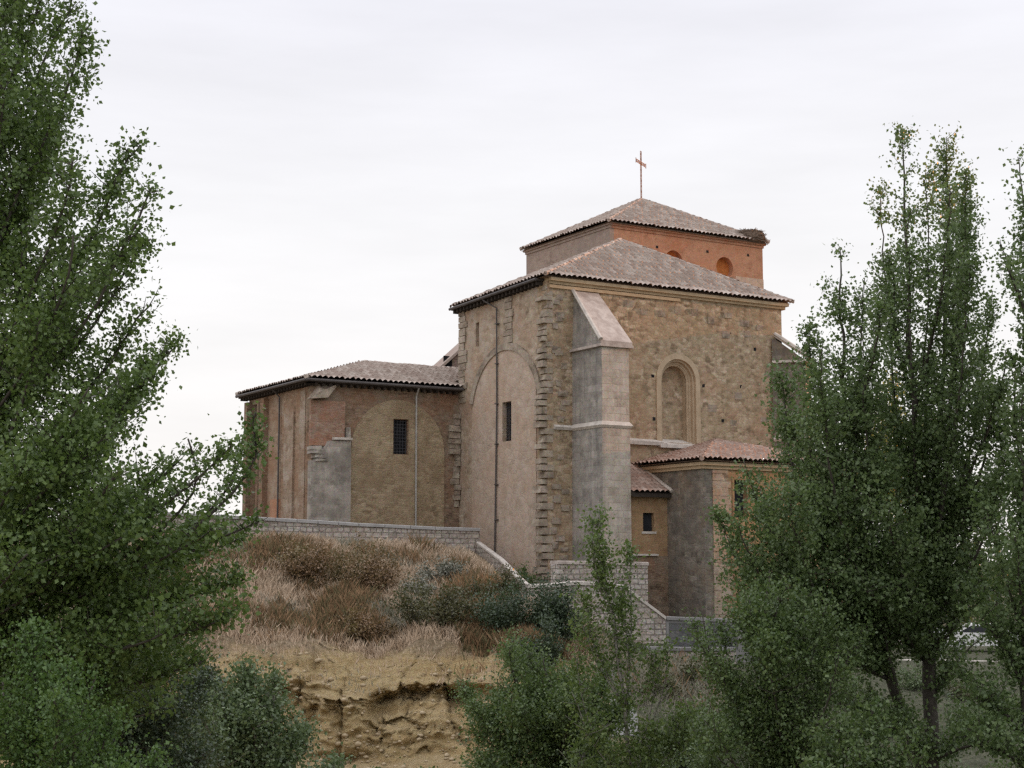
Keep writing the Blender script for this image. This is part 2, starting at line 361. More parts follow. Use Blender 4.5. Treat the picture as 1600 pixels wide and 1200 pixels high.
#        k0 near, k1 valley, k2 valley end, k3 cliff foot, k4 ledge foot, k5 ledge lip, k6 sand top, k7 mid grass, k8 wall foot, k9 terrace, k10, k11, k12
KY = np.array([
 [2, 14, 46, 50, 53.0, 53.0, 54.0, 57, 60.0, 62, 110, 300, 4000],
 [2, 14, 46, 51, 54.0, 54.0, 55.0, 59, 64.0, 66, 110, 300, 4000],
 [2, 14, 48, 55, 57.6, 57.4, 59.0, 63, 68.4, 70, 110, 300, 4000],
 [2, 14, 50, 57, 58.6, 58.6, 60.5, 66, 72.6, 74, 110, 300, 4000],
 [2, 14, 51, 58, 59.4, 59.3, 61.0, 67, 75.4, 77, 110, 300, 4000],
 [2, 14, 51, 58, 59.5, 59.4, 61.5, 67, 77.0, 79.5, 110, 300, 4000],
 [2, 14, 50, 56, 58.6, 58.8, 60.5, 63, 66.3, 68.2, 110, 300, 4000],
 [2, 14, 50, 55, 58.0, 58.5, 61.0, 65, 69.4, 70.9, 110, 300, 4000],
 [2, 14, 50, 55, 58.0, 58.5, 61.0, 66, 72.8, 74.6, 110, 300, 4000],
 [2, 14, 50, 55, 58.0, 59.0, 62.0, 67, 74.0, 76, 110, 300, 4000],
 [2, 14, 50, 55, 58.0, 59.0, 62.0, 67, 74.0, 76, 110, 300, 4000],
 [2, 14, 50, 55, 58.0, 59.0, 62.0, 67, 74.0, 76, 110, 300, 4000]])
KZ = np.array([
 [-1.7, -8.4, -8.3, -7.6, -5.0, -4.4, -3.2, -1.0, 1.6, 1.8, 1.0, -1, -5],
 [-1.7, -8.4, -8.3, -7.6, -5.0, -4.4, -3.2, -1.0, 1.6, 1.8, 1.0, -1, -5],
 [-1.7, -8.4, -8.3, -7.3, -5.0, -4.3, -2.9, -0.9, 1.45, 1.6, 1.0, -1, -5],
 [-1.7, -8.4, -8.3, -7.0, -4.9, -4.4, -3.0, -0.9, 1.15, 1.3, 1.0, -1, -5],
 [-1.7, -8.4, -8.3, -7.3, -5.4, -4.7, -3.5, -1.5, 0.95, 1.1, 1.0, -1, -5],
 [-1.7, -8.4, -8.3, -7.2, -5.3, -4.6, -3.6, -1.6, 0.60, 0.8, 0.5, -1, -5],
 [-1.7, -8.4, -8.3, -7.0, -5.2, -4.6, -3.4, -2.5, -1.7, -1.2, -0.5, -1, -5],
 [-1.7, -8.4, -8.4, -7.6, -6.6, -6.3, -5.7, -5.0, -4.4, -2.9, -2.4, -2.5, -5],
 [-1.7, -8.4, -8.4, -7.8, -7.0, -6.8, -6.3, -5.5, -4.6, -3.0, -3.0, -3, -5],
 [-1.7, -8.4, -8.4, -7.8, -7.1, -6.9, -6.4, -5.7, -4.7, -4.6, -4.5, -4, -5],
 [-1.7, -8.4, -8.4, -7.8, -7.1, -6.9, -6.4, -5.7, -4.8, -4.7, -4.6, -4, -5],
 [-1.7, -8.4, -8.4, -7.8, -7.1, -6.9, -6.4, -5.7, -4.8, -4.7, -4.6, -4, -5]])
def smooth_interp(x, xs, ys):
    x = np.clip(x, xs[0], xs[-1]); i = np.clip(np.searchsorted(xs, x) - 1, 0, len(xs) - 2)
    t = (x - xs[i]) / (xs[i + 1] - xs[i]); t = t * t * (3 - 2 * t) * .5 + t * .5
    return ys[i] * (1 - t) + ys[i + 1] * t
def fbm(p, s=1.0, o=4): return mnoise.fractal(Vector(p) * s, 1.0, 2.0, o)
def terrain_point(x, t):                     # t in 0..12 over the key points
    k = min(int(t), 11); f = t - k
    Y = smooth_interp(x, ST, KY[:, k]) * (1 - f) + smooth_interp(x, ST, KY[:, k + 1]) * f
    Z = smooth_interp(x, ST, KZ[:, k]) * (1 - f) + smooth_interp(x, ST, KZ[:, k + 1]) * f
    if 2 <= t <= 8.02:
        env = min(1, (t - 2) / .6, (8.02 - t) / 1.2); cliff = max(0, 1 - abs(t - 4.2) / 1.9)
        left = 1 if x < 1 else max(.25, 1 - (x - 1) / 5)
        q1, q2 = x * .62 + .8 * fbm((x * .5, Z * .3, 2.2)), Z * .55 + .5 * fbm((x * .4, 1.1, 6.6))
        def cell(a, b): return mnoise.cell(Vector((a, b, .5)))
        blockd = .75 * (cell(math.floor(q1) + .5, math.floor(q2) + .5) - .45) + .4 * (cell(math.floor(x * 1.7 + 1.2 * fbm((x, Z, 4.0))) + .5, math.floor(Z * 1.4 + fbm((x * .8, Z, 1.0))) + 7.5) - .5)
        crack = -.55 * math.exp(-(min(abs(q1 - math.floor(q1)), abs(1 - q1 + math.floor(q1))) / .06) ** 2)
        wob = .75 * blockd + .8 * crack + 1.0 * fbm((x * .24, 3.1, Z * .1)) + .32 * fbm((x * 1.1, 8.2, Z * .9)) + .20 * fbm((x * 2.6, Z * 2.6, 1.0)) + .14 * fbm((x * 6, Z * 6, 2.0))
        tl = t + .10 * fbm((x * .5, 2.0, 8.0)); lip = .40 * math.exp(-((tl - 5.15) / .3) ** 2) - .26 * math.exp(-((tl - 4.72) / .14) ** 2)
        rt_ = min(1, max(0, (x + 5.45) / .5))
        strata = lip * max(.05, .35 + 1.5 * fbm((x * .55, 1.0, 1.0))) + .09 * (abs((Z * 2.6 + .5 * fbm((x * .5, 0, 3.0))) % 1.0 - .5) * 4 - 1) - rt_ * .38 * math.exp(-((tl - 4.4) / .28) ** 2) + rt_ * .8 * math.exp(-((tl - 3.55) / .4) ** 2)
        block = 1.15 * math.exp(-((x + 6.3) / 1.0) ** 8) * math.exp(-((Z + 5.95) / 1.15) ** 8)
        Y -= env * left * (cliff * (wob + strata + block * 1.0))
        Z += env * ((.75 if t > 5.4 else .25) * fbm((x * .3, Y * .3, 3.3)) * (1 if t < 7.2 else .3) + .22 * fbm((x * .5, Y * .5, 0)) + .10 * fbm((x * 1.7, Y * 1.7, 4)))
    if x > 50 and Y < 170:                     # added out-of-view hill that keeps the low sun off trees and bank
        e = min(1, (x - 50) / 55); Z += 27 * e * e * (3 - 2 * e) * np.interp(Y, [72, 108, 124, 165], [1, .62, .36, 0])
    return (x, Y, Z)
xs = np.concatenate([[-3000, -900, -300, -120, -70, -45, -33], np.arange(-26, -13, .5), np.arange(-13, 3, .1), np.arange(3, 9, .2), np.arange(9, 30, .5), [33, 38, 45, 52, 60, 70, 80, 90, 100, 115, 140, 200, 400, 1200, 3000]])
ts = np.concatenate([[0, .5], np.linspace(1, 2, 8), np.linspace(2.15, 3, 10), np.linspace(3.05, 6, 96), np.linspace(6.06, 8, 40), np.linspace(8.2, 9, 5), np.linspace(9.1, 10, 12), [10.3, 10.6, 11, 11.5, 12]])
TV = [terrain_point(x, t) for x in xs for t in ts]
nt_ = len(ts); ii = np.arange(len(xs) - 1)[:, None] * nt_ + np.arange(nt_ - 1)[None]
TQ = np.stack([ii, ii + nt_, ii + nt_ + 1, ii + 1], -1).reshape(-1, 4)

def ground_mat():
    M = NT('bank_earth'); g = M.n('ShaderNodeNewGeometry'); P = g.outputs['Position']
    sp = M.n('ShaderNodeSeparateXYZ', {0: P}); nz = M.n('ShaderNodeSeparateXYZ', {0: g.outputs['Normal']}).outputs[2]
    n1 = M.noise(P, .8, 6, .65).outputs[0]; n2 = M.noise(P, 4.5, 6, .7).outputs[0]
    st = M.n('ShaderNodeVectorMath', {0: P, 1: (.35, .35, 3.2)}, operation='MULTIPLY').outputs[0]
    n3 = M.noise(st, 1.3, 5, .6, .6).outputs[0]
    sand = M.ramp(M.math('ADD', M.math('MULTIPLY', n2, .6), M.math('MULTIPLY', n3, .5)), [(.3, (.27, .185, .08)), (.42, (.44, .32, .155)), (.56, (.53, .41, .225)), (.78, (.60, .49, .32))])
    och = M.mix(M.ramp(n3, [(.45, 0.0), (.6, .7)]), sand, (.40, .275, .12))
    grass = M.ramp(n2, [(.3, (.15, .11, .065)), (.5, (.29, .22, .14)), (.7, (.42, .335, .235))])
    gg = M.ramp(n2, [(.3, (.060, .068, .040)), (.55, (.135, .138, .092)), (.75, (.24, .225, .16))])
    right = M.n('ShaderNodeMapRange', {0: M.math('ADD', sp.outputs[0], M.math('MULTIPLY', n1, 4.0)), 1: 3.0, 2: 7.0}).outputs[0]
    grass = M.mix(right, grass, gg)
    hz = M.math('ADD', sp.outputs[2], M.math('MULTIPLY', M.math('SUBTRACT', n1, .5), 2.2))
    high = M.n('ShaderNodeMapRange', {0: hz, 1: -3.9, 2: -3.2}).outputs[0]
    flat = M.n('ShaderNodeMapRange', {0: nz, 1: .78, 2: .95}).outputs[0]
    lowflat = M.math('MULTIPLY', flat, .35)
    f = M.math('MAXIMUM', M.math('MAXIMUM', high, right), lowflat)
    c = M.mix(f, och, grass)
    c = M.mix(.25, c, M.noise(P, 24, 3).outputs[1], 'OVERLAY')
    M.l(c, M.b.inputs['Base Color'])
    M.bump(M.math('ADD', n2, M.math('MULTIPLY', M.noise(P, 16, 5, .7).outputs[0], .7)), 1.0, .18)
    return M.mat
m_ground = ground_mat()
tag(np_mesh('ground', TV, TQ, m_ground, smooth=True), kind='structure')

def ground_z(x, Y):
    lo, hi = 0.0, 12.0
    for _ in range(24):
        m = (lo + hi) / 2
        if terrain_point(x, m)[1] < Y: lo = m
        else: hi = m
    return terrain_point(x, lo)[2]

# ------------------------------------------------------------------ church
church = empty('church', CC, ANG)
tag(church, 'old stone and brick church with stepped tiled roofs and a square tower on the hill', 'church')

def part(mb, name, mat, parent=church, **k): return mb.build(name, mat, parent, **k)

def tiled(name, O, e, s, poly, mat, parent, pitch=.31, row=.5, A=.1, seed=0):
    """corrugated barrel-tile sheet: O eave origin, e along the eave, s up the slope, poly convex in (e, s)"""
    O, e, s = np.array(O, float), np.array(e, float), np.array(s, float); e /= np.linalg.norm(e); s /= np.linalg.norm(s)
    nrm = np.cross(e, s); nrm *= np.sign(nrm[2]); r = np.random.default_rng(seed)
    poly = np.array(poly, float); e0, e1 = poly[:, 0].min(), poly[:, 0].max(); S1 = poly[:, 1].max()
    es = np.arange(e0, e1 + .001, pitch / 6); es[-1] = e1
    K = int(math.ceil(S1 / row)); ncol = int((e1 - e0) / pitch) + 2
    jit = r.normal(0, .012, (ncol, K)); rv = r.random((ncol, K)); sj = r.normal(0, .03, (ncol, K + 1))
    def span(x):
        hits = []
        for i in range(len(poly)):
            a, b = poly[i], poly[(i + 1) % len(poly)]
            if abs(a[0] - b[0]) < 1e-9:
                if abs(x - a[0]) < 1e-6: hits += [a[1], b[1]]
                continue
            t = (x - a[0]) / (b[0] - a[0])
            if -1e-9 <= t <= 1 + 1e-9: hits.append(a[1] + t * (b[1] - a[1]))
        return (min(hits), max(hits)) if hits else (0, 0)
    V = np.zeros((len(es), 2 * K, 3)); cols = np.minimum(((es - e0) / pitch).astype(int), ncol - 1)
    SS = np.zeros((len(es), 2 * K))
    for i, x in enumerate(es):
        lo, hi = span(x); c = cols[i]; h0 = A * abs(math.cos(math.pi * (x - e0) / pitch + math.pi / 2))
        for k in range(K):
            sb = k * row + (sj[c, k] if k else sj[c, 0] * .8); st = (k + 1) * row + sj[c, k + 1] + .004
            for q, (sv, hh) in enumerate(((sb, .055), (st, .0))):
                sc = min(max(sv, lo if k or q else lo + sj[c, 0] * .6), hi); SS[i, 2 * k + q] = sc
                V[i, 2 * k + q] = O + e * x + s * sc + nrm * (h0 + hh + jit[c, k])
    n2 = 2 * K; Q = []; R = []
    for i in range(len(es) - 1):
        for k in range(n2 - 1):
            if SS[i, k + 1] - SS[i, k] < 1e-4 and SS[i + 1, k + 1] - SS[i + 1, k] < 1e-4 and k % 2 == 0: continue
            Q.append((i * n2 + k, (i + 1) * n2 + k, (i + 1) * n2 + k + 1, i * n2 + k + 1)); R.append(rv[cols[i], k // 2])
    return V.reshape(-1, 3), np.array(Q), np.array(R, np.float32)

def roof(name, faces, mat, parent=church, ridges=(), slab=None, slabmat=None, **k):
    """faces: list of 3-D convex polygons, first edge = eave (left to right seen from outside)"""
    VV, QQ, RR, n = [], [], [], 0
    for i, f in enumerate(faces):
        f = [np.array(p, float) for p in f]; e = f[1] - f[0]; eh = e / np.linalg.norm(e)
        nr = np.cross(e, f[2] - f[0]); nr /= np.linalg.norm(nr); s = np.cross(nr, eh)
        if s[2] < 0: s = -s
        poly = [((p - f[0]) @ eh, (p - f[0]) @ s) for p in f]
        V, Q, R = tiled(name, f[0], eh, s, poly, mat, parent, seed=i + len(name), **k)
        VV.append(V); QQ.append(Q + n); RR.append(R); n += len(V)
    o = np_mesh(name, np.concatenate(VV), np.concatenate(QQ), mat, parent)
    a = o.data.attributes.new('rnd', 'FLOAT', 'FACE'); R = np.concatenate(RR)
    if len(o.data.polygons) == len(R): a.data.foreach_set('value', R)
    for a_, b_ in ridges:                                            # rows of half-round ridge tiles
        a_, b_ = np.array(a_, float), np.array(b_, float); Ln = np.linalg.norm(b_ - a_); m = max(1, int(Ln / .42)); mb = MB()
        for j in range(m):
            p0 = a_ + (b_ - a_) * j / m; p1 = a_ + (b_ - a_) * (j + 1.08) / m
            dz = np.array([random.gauss(0, .012), random.gauss(0, .012), .03 + random.gauss(0, .012)])
            mb.tube([p0 + dz + (0, 0, .015), p1 + dz], [.115, .095], 8)
        r_ = mb.build('ridge_tiles', mat, o, smooth=False)
        at_ = r_.data.attributes.new('rnd', 'FLOAT', 'FACE'); at_.data.foreach_set('value', np.repeat(rng.random(len(r_.data.polygons) // 10 + 1), 10)[:len(r_.data.polygons)].astype(np.float32))
    return o

# ---- presbytery: front wall (v=0) with the blocked window, left wall (u=0)
PW, PD, PZ, PB = 15.2, 8.9, 13.95, -5.0
NU, NHW, NS, NZ0 = 8.06, 1.22, 9.45, 6.2       # niche centre, half width, spring height, sill
def arch(cu, hw, zs, n=14, a0=0, a1=math.pi, rise=1.0): return [(cu + hw * math.cos(a0 + (a1 - a0) * i / n), zs + hw * rise * math.sin(a0 + (a1 - a0) * i / n)) for i in range(n + 1)]
mb = MB()
rt = arch(NU, NHW, NS, 8, 0, math.pi / 2); lf = arch(NU, NHW, NS, 8, math.pi / 2, math.pi)
mb.prism([(NU, PB), (PW, PB), (PW, PZ), (NU, PZ)] + rt[::-1] + [(NU + NHW, NZ0), (NU, NZ0)], FU, 0, .9)
mb.prism([(0, PB), (NU, PB), (NU, NZ0), (NU - NHW, NZ0)] + lf[::-1] + [(NU, PZ), (0, PZ)], FU, 0, .9)
front = part(mb, 'presbytery_front_wall', m_rubble)
mb = MB(); mb.panel(FV, 0.001, .9, .9, PD, PB, PZ, [(3.39, 4.29, 6.22, 8.24), (6.8, 7.16, 11.5, 12.8)])
mb.box(.93, PW - .02, .93, PD - .02, PB, PZ); mb.box(PW - .02, PW, .9, PD, PB, PZ); mb.box(.9, PW - .02, PD - .02, PD, PB, PZ)
side = part(mb, 'presbytery_side_wall', m_sidewall)
# niche: stepped warm limestone jambs and infill
def arch_ring(mb, cu, zs, z0, r0, r1, d0, d1):
    inn = [(cu + r0, z0)] + arch(cu, r0, zs, 14) + [(cu - r0, z0)]; outp = [(cu + r1, z0)] + arch(cu, r1, zs, 14) + [(cu - r1, z0)]
    for i in range(len(inn) - 1):
        q = [inn[i], outp[i], outp[i + 1], inn[i + 1]]
        mb.add([FU(*p, d0) for p in q] + [FU(*p, d1) for p in q], [(0, 1, 2, 3), (7, 6, 5, 4), (0, 4, 5, 1), (1, 5, 6, 2), (2, 6, 7, 3), (3, 7, 4, 0)])
mb = MB(); arch_ring(mb, NU, NS, NZ0, 1.13, 1.42, -.05, .12); arch_ring(mb, NU, NS, NZ0, 1.02, 1.13, .10, .3); arch_ring(mb, NU, NS, NZ0, .9, 1.02, .26, .5); arch_ring(mb, NU, NS, NZ0, .8, .9, .45, .86)
mb.tube([(NU + .86, .36, NZ0)] + [(a, .36, z) for a, z in arch(NU, .86, NS, 14)] + [(NU - .86, .36, NZ0)], .07, 6)
part(mb, 'window_arch', m_niche, front)
mb = MB(); mb.prism([(NU - .8, NZ0), (NU + .8, NZ0)] + arch(NU, .8, NS, 14), FU, .7, .84)
part(mb, 'window_infill', m_rubble, front)
mb = MB(); mb.add([(NU - 1.35, -.25, NZ0 - .12), (NU + 1.35, -.25, NZ0 - .12), (NU + 1.35, .69, NZ0 + .22), (NU - 1.35, .69, NZ0 + .22), (NU - 1.35, -.25, NZ0 - .3), (NU + 1.35, -.25, NZ0 - .3), (NU + 1.35, .69, NZ0 - .3), (NU - 1.35, .69, NZ0 - .3)],
                  [(0, 1, 2, 3), (7, 6, 5, 4), (0, 4, 5, 1), (1, 5, 6, 2), (2, 6, 7, 3), (3, 7, 4, 0)])
part(mb, 'window_sill', m_cap, front)
mb = MB(); mb.hexa([(3.12, -.22, 6.0), (8.3, -.22, 6.0), (8.3, .0, 6.0), (3.12, .0, 6.0)], [(3.12, -.24, 6.22), (6.7, -.24, 6.17), (6.7, .0, 6.3), (3.12, .0, 6.34)])
part(mb, 'string_course', m_cap, front)
mb = MB(); mb.hexa([(.35, -.1, 6.55), (1.46, -.1, 6.55), (1.46, 0, 6.55), (.35, 0, 6.55)], [(.35, -.16, 6.68), (1.46, -.16, 6.68), (1.46, 0, 6.8), (.35, 0, 6.8)]); part(mb, 'string_course', m_cap, front)
# dark slabs standing in for shaded putlog holes, and odd pale stones
mb = MB()
for u, z in ((6.35, 9.5), (6.4, 7.3), (9.65, 9.2), (3.9, 11.9), (11.5, 12.1), (12.2, 9.3), (10.9, 7.4), (14.1, 10.2), (4.6, 10.1), (13.2, 11.4)):
    mb = MB(); mb.box(u, u + .16, -.012, .03, z, z + .17, .015); part(mb, 'putlog_hole_shade', m_dark, front)
mb = MB()
for k in range(16):
    z = 12.6 + random.uniform(-.25, .5) if k < 9 else random.uniform(7, 12.4); u = 4.6 + k * 1.1 if k < 9 else random.uniform(9.5, 14.5)
    mb = MB(); mb.box(u, u + random.uniform(.4, .65), -.02, .04, z, z + random.uniform(.25, .42), .02); part(mb, 'dressed_stone', m_quoin, front)
# left-wall window, slit, relieving arch with worn plaster below it
mb = MB()
for k in range(6): mb.box(.2, .235, 3.43 + k * .16, 3.46 + k * .16, 6.22, 8.24)
for k in range(11): mb.box(.2, .24, 3.39, 4.29, 6.36 + k * .18, 6.39 + k * .18)
wl = part(mb, 'window_grille', m_iron, side)
mb = MB(); mb.box(.42, .48, 3.4, 4.28, 6.23, 8.23); part(mb, 'window_glass', m_glass, side)
mb = MB(); mb.box(.3, .4, 6.81, 7.15, 11.51, 12.79); part(mb, 'blocked_slit', m_brickred, side)
def arch_band(mb, cv, zs, r0, r1, d0, d1, a0, a1, n=18, rise=1.0):
    A_ = arch(cv, r0, zs, n, a0, a1, rise); B_ = arch(cv, r1, zs, n, a0, a1, rise)
    for i in range(n):
        q = [A_[i], B_[i], B_[i + 1], A_[i + 1]]
        mb.add([FV(*p, d0) for p in q] + [FV(*p, d1) for p in q], [(0, 1, 2, 3), (7, 6, 5, 4), (0, 4, 5, 1), (1, 5, 6, 2), (2, 6, 7, 3), (3, 7, 4, 0)])
ACV, ACZ, ACR = 4.05, 7.6, 3.35
mb = MB(); arch_band(mb, ACV, ACZ, ACR, ACR + .36, -.11, .03, math.radians(14), math.radians(166), 22); part(mb, 'relieving_arch', m_quoin, side)
mb = MB(); r0 = ACR + .05
pl = [(1.0, PB), (3.385, PB), (3.385, 8.25), (4.295, 8.25), (4.295, PB), (ACV + r0, PB)] + arch(ACV, r0, ACZ, 20, 0, math.pi)
pl = [(max(a, 1.0), z) for a, z in pl]
mb.prism([p for p in pl], FV, -.045, .01)
mb.prism([(3.385, PB), (4.295, PB), (4.295, 6.21), (3.385, 6.21)], FV, -.046, .01)
part(mb, 'plaster_field', m_plaster, side)
# stone strips on the left wall
mb = MB()
z = 11.3
while z < 13.6:
    h = random.uniform(.28, .42); mb.box(-.06, .04, 3.3 + random.uniform(-.1, .1), 4.1 + random.uniform(-.15, .15), z, z + h - .03, .012); z += h
part(mb, 'stone_strip', m_quoin, side); mb = MB()
z = 8.6
while z < 13.4:
    h = random.uniform(.3, .46); mb.box(-.07, .2, PD - random.choice([.55, .85, .7]), PD + .04, z, z + h - .03, .02); z += h
part(mb, 'quoins', m_quoin, side)
# ragged toothing stones left at the corner
mb = MB(); z = -1.2; k = 0
while z < 13.7:
    h = random.uniform(.26, .44); lean = .40 * (1 - (z + 1) / 15)
    longs = random.random() < .55 if k % 2 else random.random() < .8
    out_ = (random.uniform(.12, .27) if longs else random.uniform(.0, .08)) + lean * .85; dep = random.uniform(.5, .9)
    a = random.uniform(-.07, .05)
    mb.hexa([(-out_, a, z), (.3, a - .02, z), (.3, a + dep, z), (-out_ + random.uniform(0, .12), a + dep, z)],
            [(-out_ + random.uniform(-.02, .1), a + .02, z + h * .8), (.3, a, z + h * .84), (.3, a + dep, z + h * .84), (-out_ + .1, a + dep, z + h * .8)])
    z += h; k += 1
for _ in range(26):
    z = random.uniform(-.5, 13.2); u = random.uniform(.1, .8); mb.box(u, u + random.uniform(.3, .55), -.06, .05, z, z + random.uniform(.2, .34), .03)
part(mb, 'corner_toothing', m_quoin)
# stone cornice over the front wall, timber eave over the left wall
mb = MB(); mb.box(.1, 8.2, -.12, .0, 13.62, 13.78); mb.box(.1, PW + .16, -.14, .0, 13.82, 13.96); mb.box(.05, PW + .3, -.30, .0, 13.96, 14.12); mb.box(PW, PW + .3, .0, PD, 13.82, 14.12)
mb.box(0, PW, 0, PD, PZ, 14.12)
part(mb, 'cornice', m_cornice)
EZ = 14.16
mb = MB(); mb.hexa([(-.4, .25, 13.98), (-.002, .25, 13.98), (-.002, PD + .28, 13.72), (-.4, PD + .28, 13.72)], [(-.4, .25, 14.08), (-.002, .25, 14.08), (-.002, PD + .28, 13.81), (-.4, PD + .28, 13.81)]); mb.box(0, PW, PD + .002, PD + .28, 13.8, 13.95)
for k in range(24): v = .4 + k * .37; mb.box(-.36, -.002, v, v + .12, 13.8 - .03 * v, 13.975 - .03 * v)
part(mb, 'eave_boards', m_wood)
mb = MB(); mb.tube([(-.48, .3, 14.05), (-.48, PD + .3, 13.79)], .08, 8); part(mb, 'gutter', m_pipe)
# drainpipe down the left wall
mb = MB(); mb.tube([(-.46, 5.9, 14.0), (-.42, 5.6, 13.75), (-.12, 4.75, 13.25), (-.12, 4.72, 8), (-.13, 4.9, .3)], .043, 7)
for z in (12.4, 10.3, 8.2, 6.1, 4.0, 2.2): mb.box(-.19, .0, 4.64, 4.86, z, z + .05)
part(mb, 'drainpipe', m_pipe)
# roof (a pavilion of four tiled slopes)
AP = (7.6, 4.45, 17.66)
c1, c2, c3, c4 = (-.42, -.48, EZ), (PW + .5, -.48, EZ), (PW + .5, PD + .34, EZ), (-.42, PD + .34, EZ - .27)
mb = MB(); d = .06
mb.add([(c1[0] + .06, c1[1] + .2, EZ - .04), (c2[0] - .06, c2[1] + .2, EZ - .04), (c3[0] - .05, c3[1] - .05, EZ - .04), (c4[0] + .06, c4[1] - .05, EZ - .31), (AP[0], AP[1], AP[2] - .12)], [(3, 2, 1, 0), (0, 1, 4), (1, 2, 4), (2, 3, 4), (3, 0, 4)])
prf = roof('presbytery_roof', [(c1, c2, AP), (c2, c3, AP), (c3, c4, AP), (c4, c1, AP)], m_tile, ridges=[(c1, AP), (c2, AP)])
part(mb, 'roof_deck', m_deck, prf)

# ---- buttresses
def buttress(M, w0, w1, dep, z0, zs, zc, zt, mats):
    """local x across, local -y outwards; returns parts through matrix M"""
    t = lambda p: tuple(M @ Vector(p))
    mb = MB(); q = lambda x0, x1, y0, y1, z: [t((x0, y0, z)), t((x1, y0, z)), t((x1, y1, z)), t((x0, y1, z))]
    mb.cm = 0
    b0 = len(mb.f)
    mb.hexa(q(w0 - .06, w1 + .03, -dep - .1, .05, z0), q(w0 - .02, w1 + .01, -dep - .03, .05, zs))
    mb.hexa(q(w0, w1, -dep, .05, zs), q(w0, w1, -dep, .05, zc))
    V8 = [t((w0, -dep, zc)), t((w1, -dep, zc)), t((w1, .05, zc)), t((w0, .05, zc)), t((w0 + .1, -.12, zt)), t((w1 - .15, -.12, zt)), t((w1 - .15, .05, zt)), t((w0 + .1, .05, zt))]
    mb.hexa(V8[:4], V8[4:])
    o = mb.build('buttress', list(mats[:2]), church)
    for p in o.data.polygons:                                         # left-facing flank gets a darker stone, its shade put into the colour
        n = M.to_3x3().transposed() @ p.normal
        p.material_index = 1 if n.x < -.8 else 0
    mb = MB(); e = .14
    mb.hexa(q(w0 - .05, w1 + .05, -dep - .06, .03, zs - .1), q(w0 - e, w1 + e, -dep - e, .03, zs + .02)); mb.hexa(q(w0 - e, w1 + e, -dep - e, .03, zs + .02), q(w0 - .01, w1 + .01, -dep - .01, .03, zs + .22))
    mb.build('string_course', mats[2], o)
    mb = MB(); e = .17
    mb.hexa(q(w0 - e, w1 + e, -dep - e, .03, zc - .09), q(w0 - e, w1 + e, -dep - e, .03, zc + .04))
    lip = .13
    a = [t((w0 - lip, -dep - lip, zc + .05)), t((w1 + lip, -dep - lip, zc + .05)), t((w1 - .05, -.1, zt + .1)), t((w0 + .0, -.1, zt + .1))]
    b = [t((w0 - lip, -dep - lip, zc + .2)), t((w1 + lip, -dep - lip, zc + .2)), t((w1 - .05, -.1, zt + .27)), t((w0 + .0, -.1, zt + .27))]
    mb.hexa(a, b); cp = mb.build('weathering_cap', mats[3], o)
    mb = MB(); off = Vector((0, 0, .19))
    mb.tube([Vector(a[0]) + off, Vector(a[3]) + off], [.12, .10], 6); mb.build('cap_edge', mats[2], o)
    return o
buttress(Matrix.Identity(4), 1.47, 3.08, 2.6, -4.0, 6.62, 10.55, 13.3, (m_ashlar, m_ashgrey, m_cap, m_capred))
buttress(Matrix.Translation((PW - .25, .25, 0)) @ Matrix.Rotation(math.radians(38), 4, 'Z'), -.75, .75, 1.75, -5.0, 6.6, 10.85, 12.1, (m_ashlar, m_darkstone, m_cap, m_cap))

# ---- side chapel block at the left (front wall v=8.9, left wall u=-8.65)
SU, SV0, SV1, SZ = -8.65, 8.9, 17.7, 9.25
mb = MB(); mb.panel(FU, SV0, SV0 + .7, SU, 0, -2, SZ, [(-3.99, -3.14, 5.73, 7.56)])
sfw = part(mb, 'side_block_front_wall', m_brown)
mb = MB(); mb.panel(FV, SU, SU + .7, SV0 + .7, SV1, -2, SZ, [(16.0, 17.2, -2, 8.8)])
mb.box(SU + .72, 3.5, SV0 + .72, SV1, -2, SZ); mb.box(0, 3.5, SV0 + .002, SV0 + .7, -2, SZ)
slw = part(mb, 'side_block_side_wall', m_sideochre)
mb = MB()
for k in range(5): mb.box(-3.9 + k * .17, -3.87 + k * .17, SV0 + .12, SV0 + .15, 5.74, 7.55)
for k in range(10): mb.box(-3.98, -3.15, SV0 + .11, SV0 + .15, 5.85 + k * .18, 5.88 + k * .18)
part(mb, 'window_grille', m_iron, sfw)
mb = MB(); mb.box(-3.98, -3.15, SV0 + .35, SV0 + .4, 5.74, 7.55); part(mb, 'window_glass', m_glass, sfw)
# blind arch with ochre infill, small pale ledge stones
BAC, BAR, BAS = -3.7, 2.75, 5.85
h0, h1 = (-4.02, -3.11), (5.70, 7.59)
inf = arch(BAC, BAR, BAS, 22)
mb = MB()
mb.prism([(BAC - BAR, -2), (h0[0], -2), (h0[0], BAS + math.sqrt(BAR**2 - (h0[0] - BAC)**2))] + [p for p in inf if p[0] < h0[0]], FU, SV0 - .05, SV0 + .02)
mb.prism([(h0[1], -2), (BAC + BAR, -2)] + [p for p in inf if p[0] > h0[1]] + [(h0[1], BAS + math.sqrt(BAR**2 - (h0[1] - BAC)**2))], FU, SV0 - .05, SV0 + .02)
mb.prism([(h0[0], h1[1]), (h0[1], h1[1]), (h0[1], BAS + math.sqrt(BAR**2 - (h0[1] - BAC)**2)), (BAC, BAS + BAR), (h0[0], BAS + math.sqrt(BAR**2 - (h0[0] - BAC)**2))], FU, SV0 - .051, SV0 + .02)
mb.prism([(h0[0], -2), (h0[1], -2), (h0[1], h1[0]), (h0[0], h1[0])], FU, SV0 - .051, SV0 + .02)
m_infill = masonry('arch_infill', [(.19, .138, .086), (.29, .22, .14), (.36, .285, .185), (.44, .36, .25)], (.33, .26, .175), .34, .12, .012, .12, .5, stain=((.24, .175, .11), .7), stain2=((.38, .30, .20), .7), spread=1.4)
part(mb, 'arch_infill', m_infill, sfw)
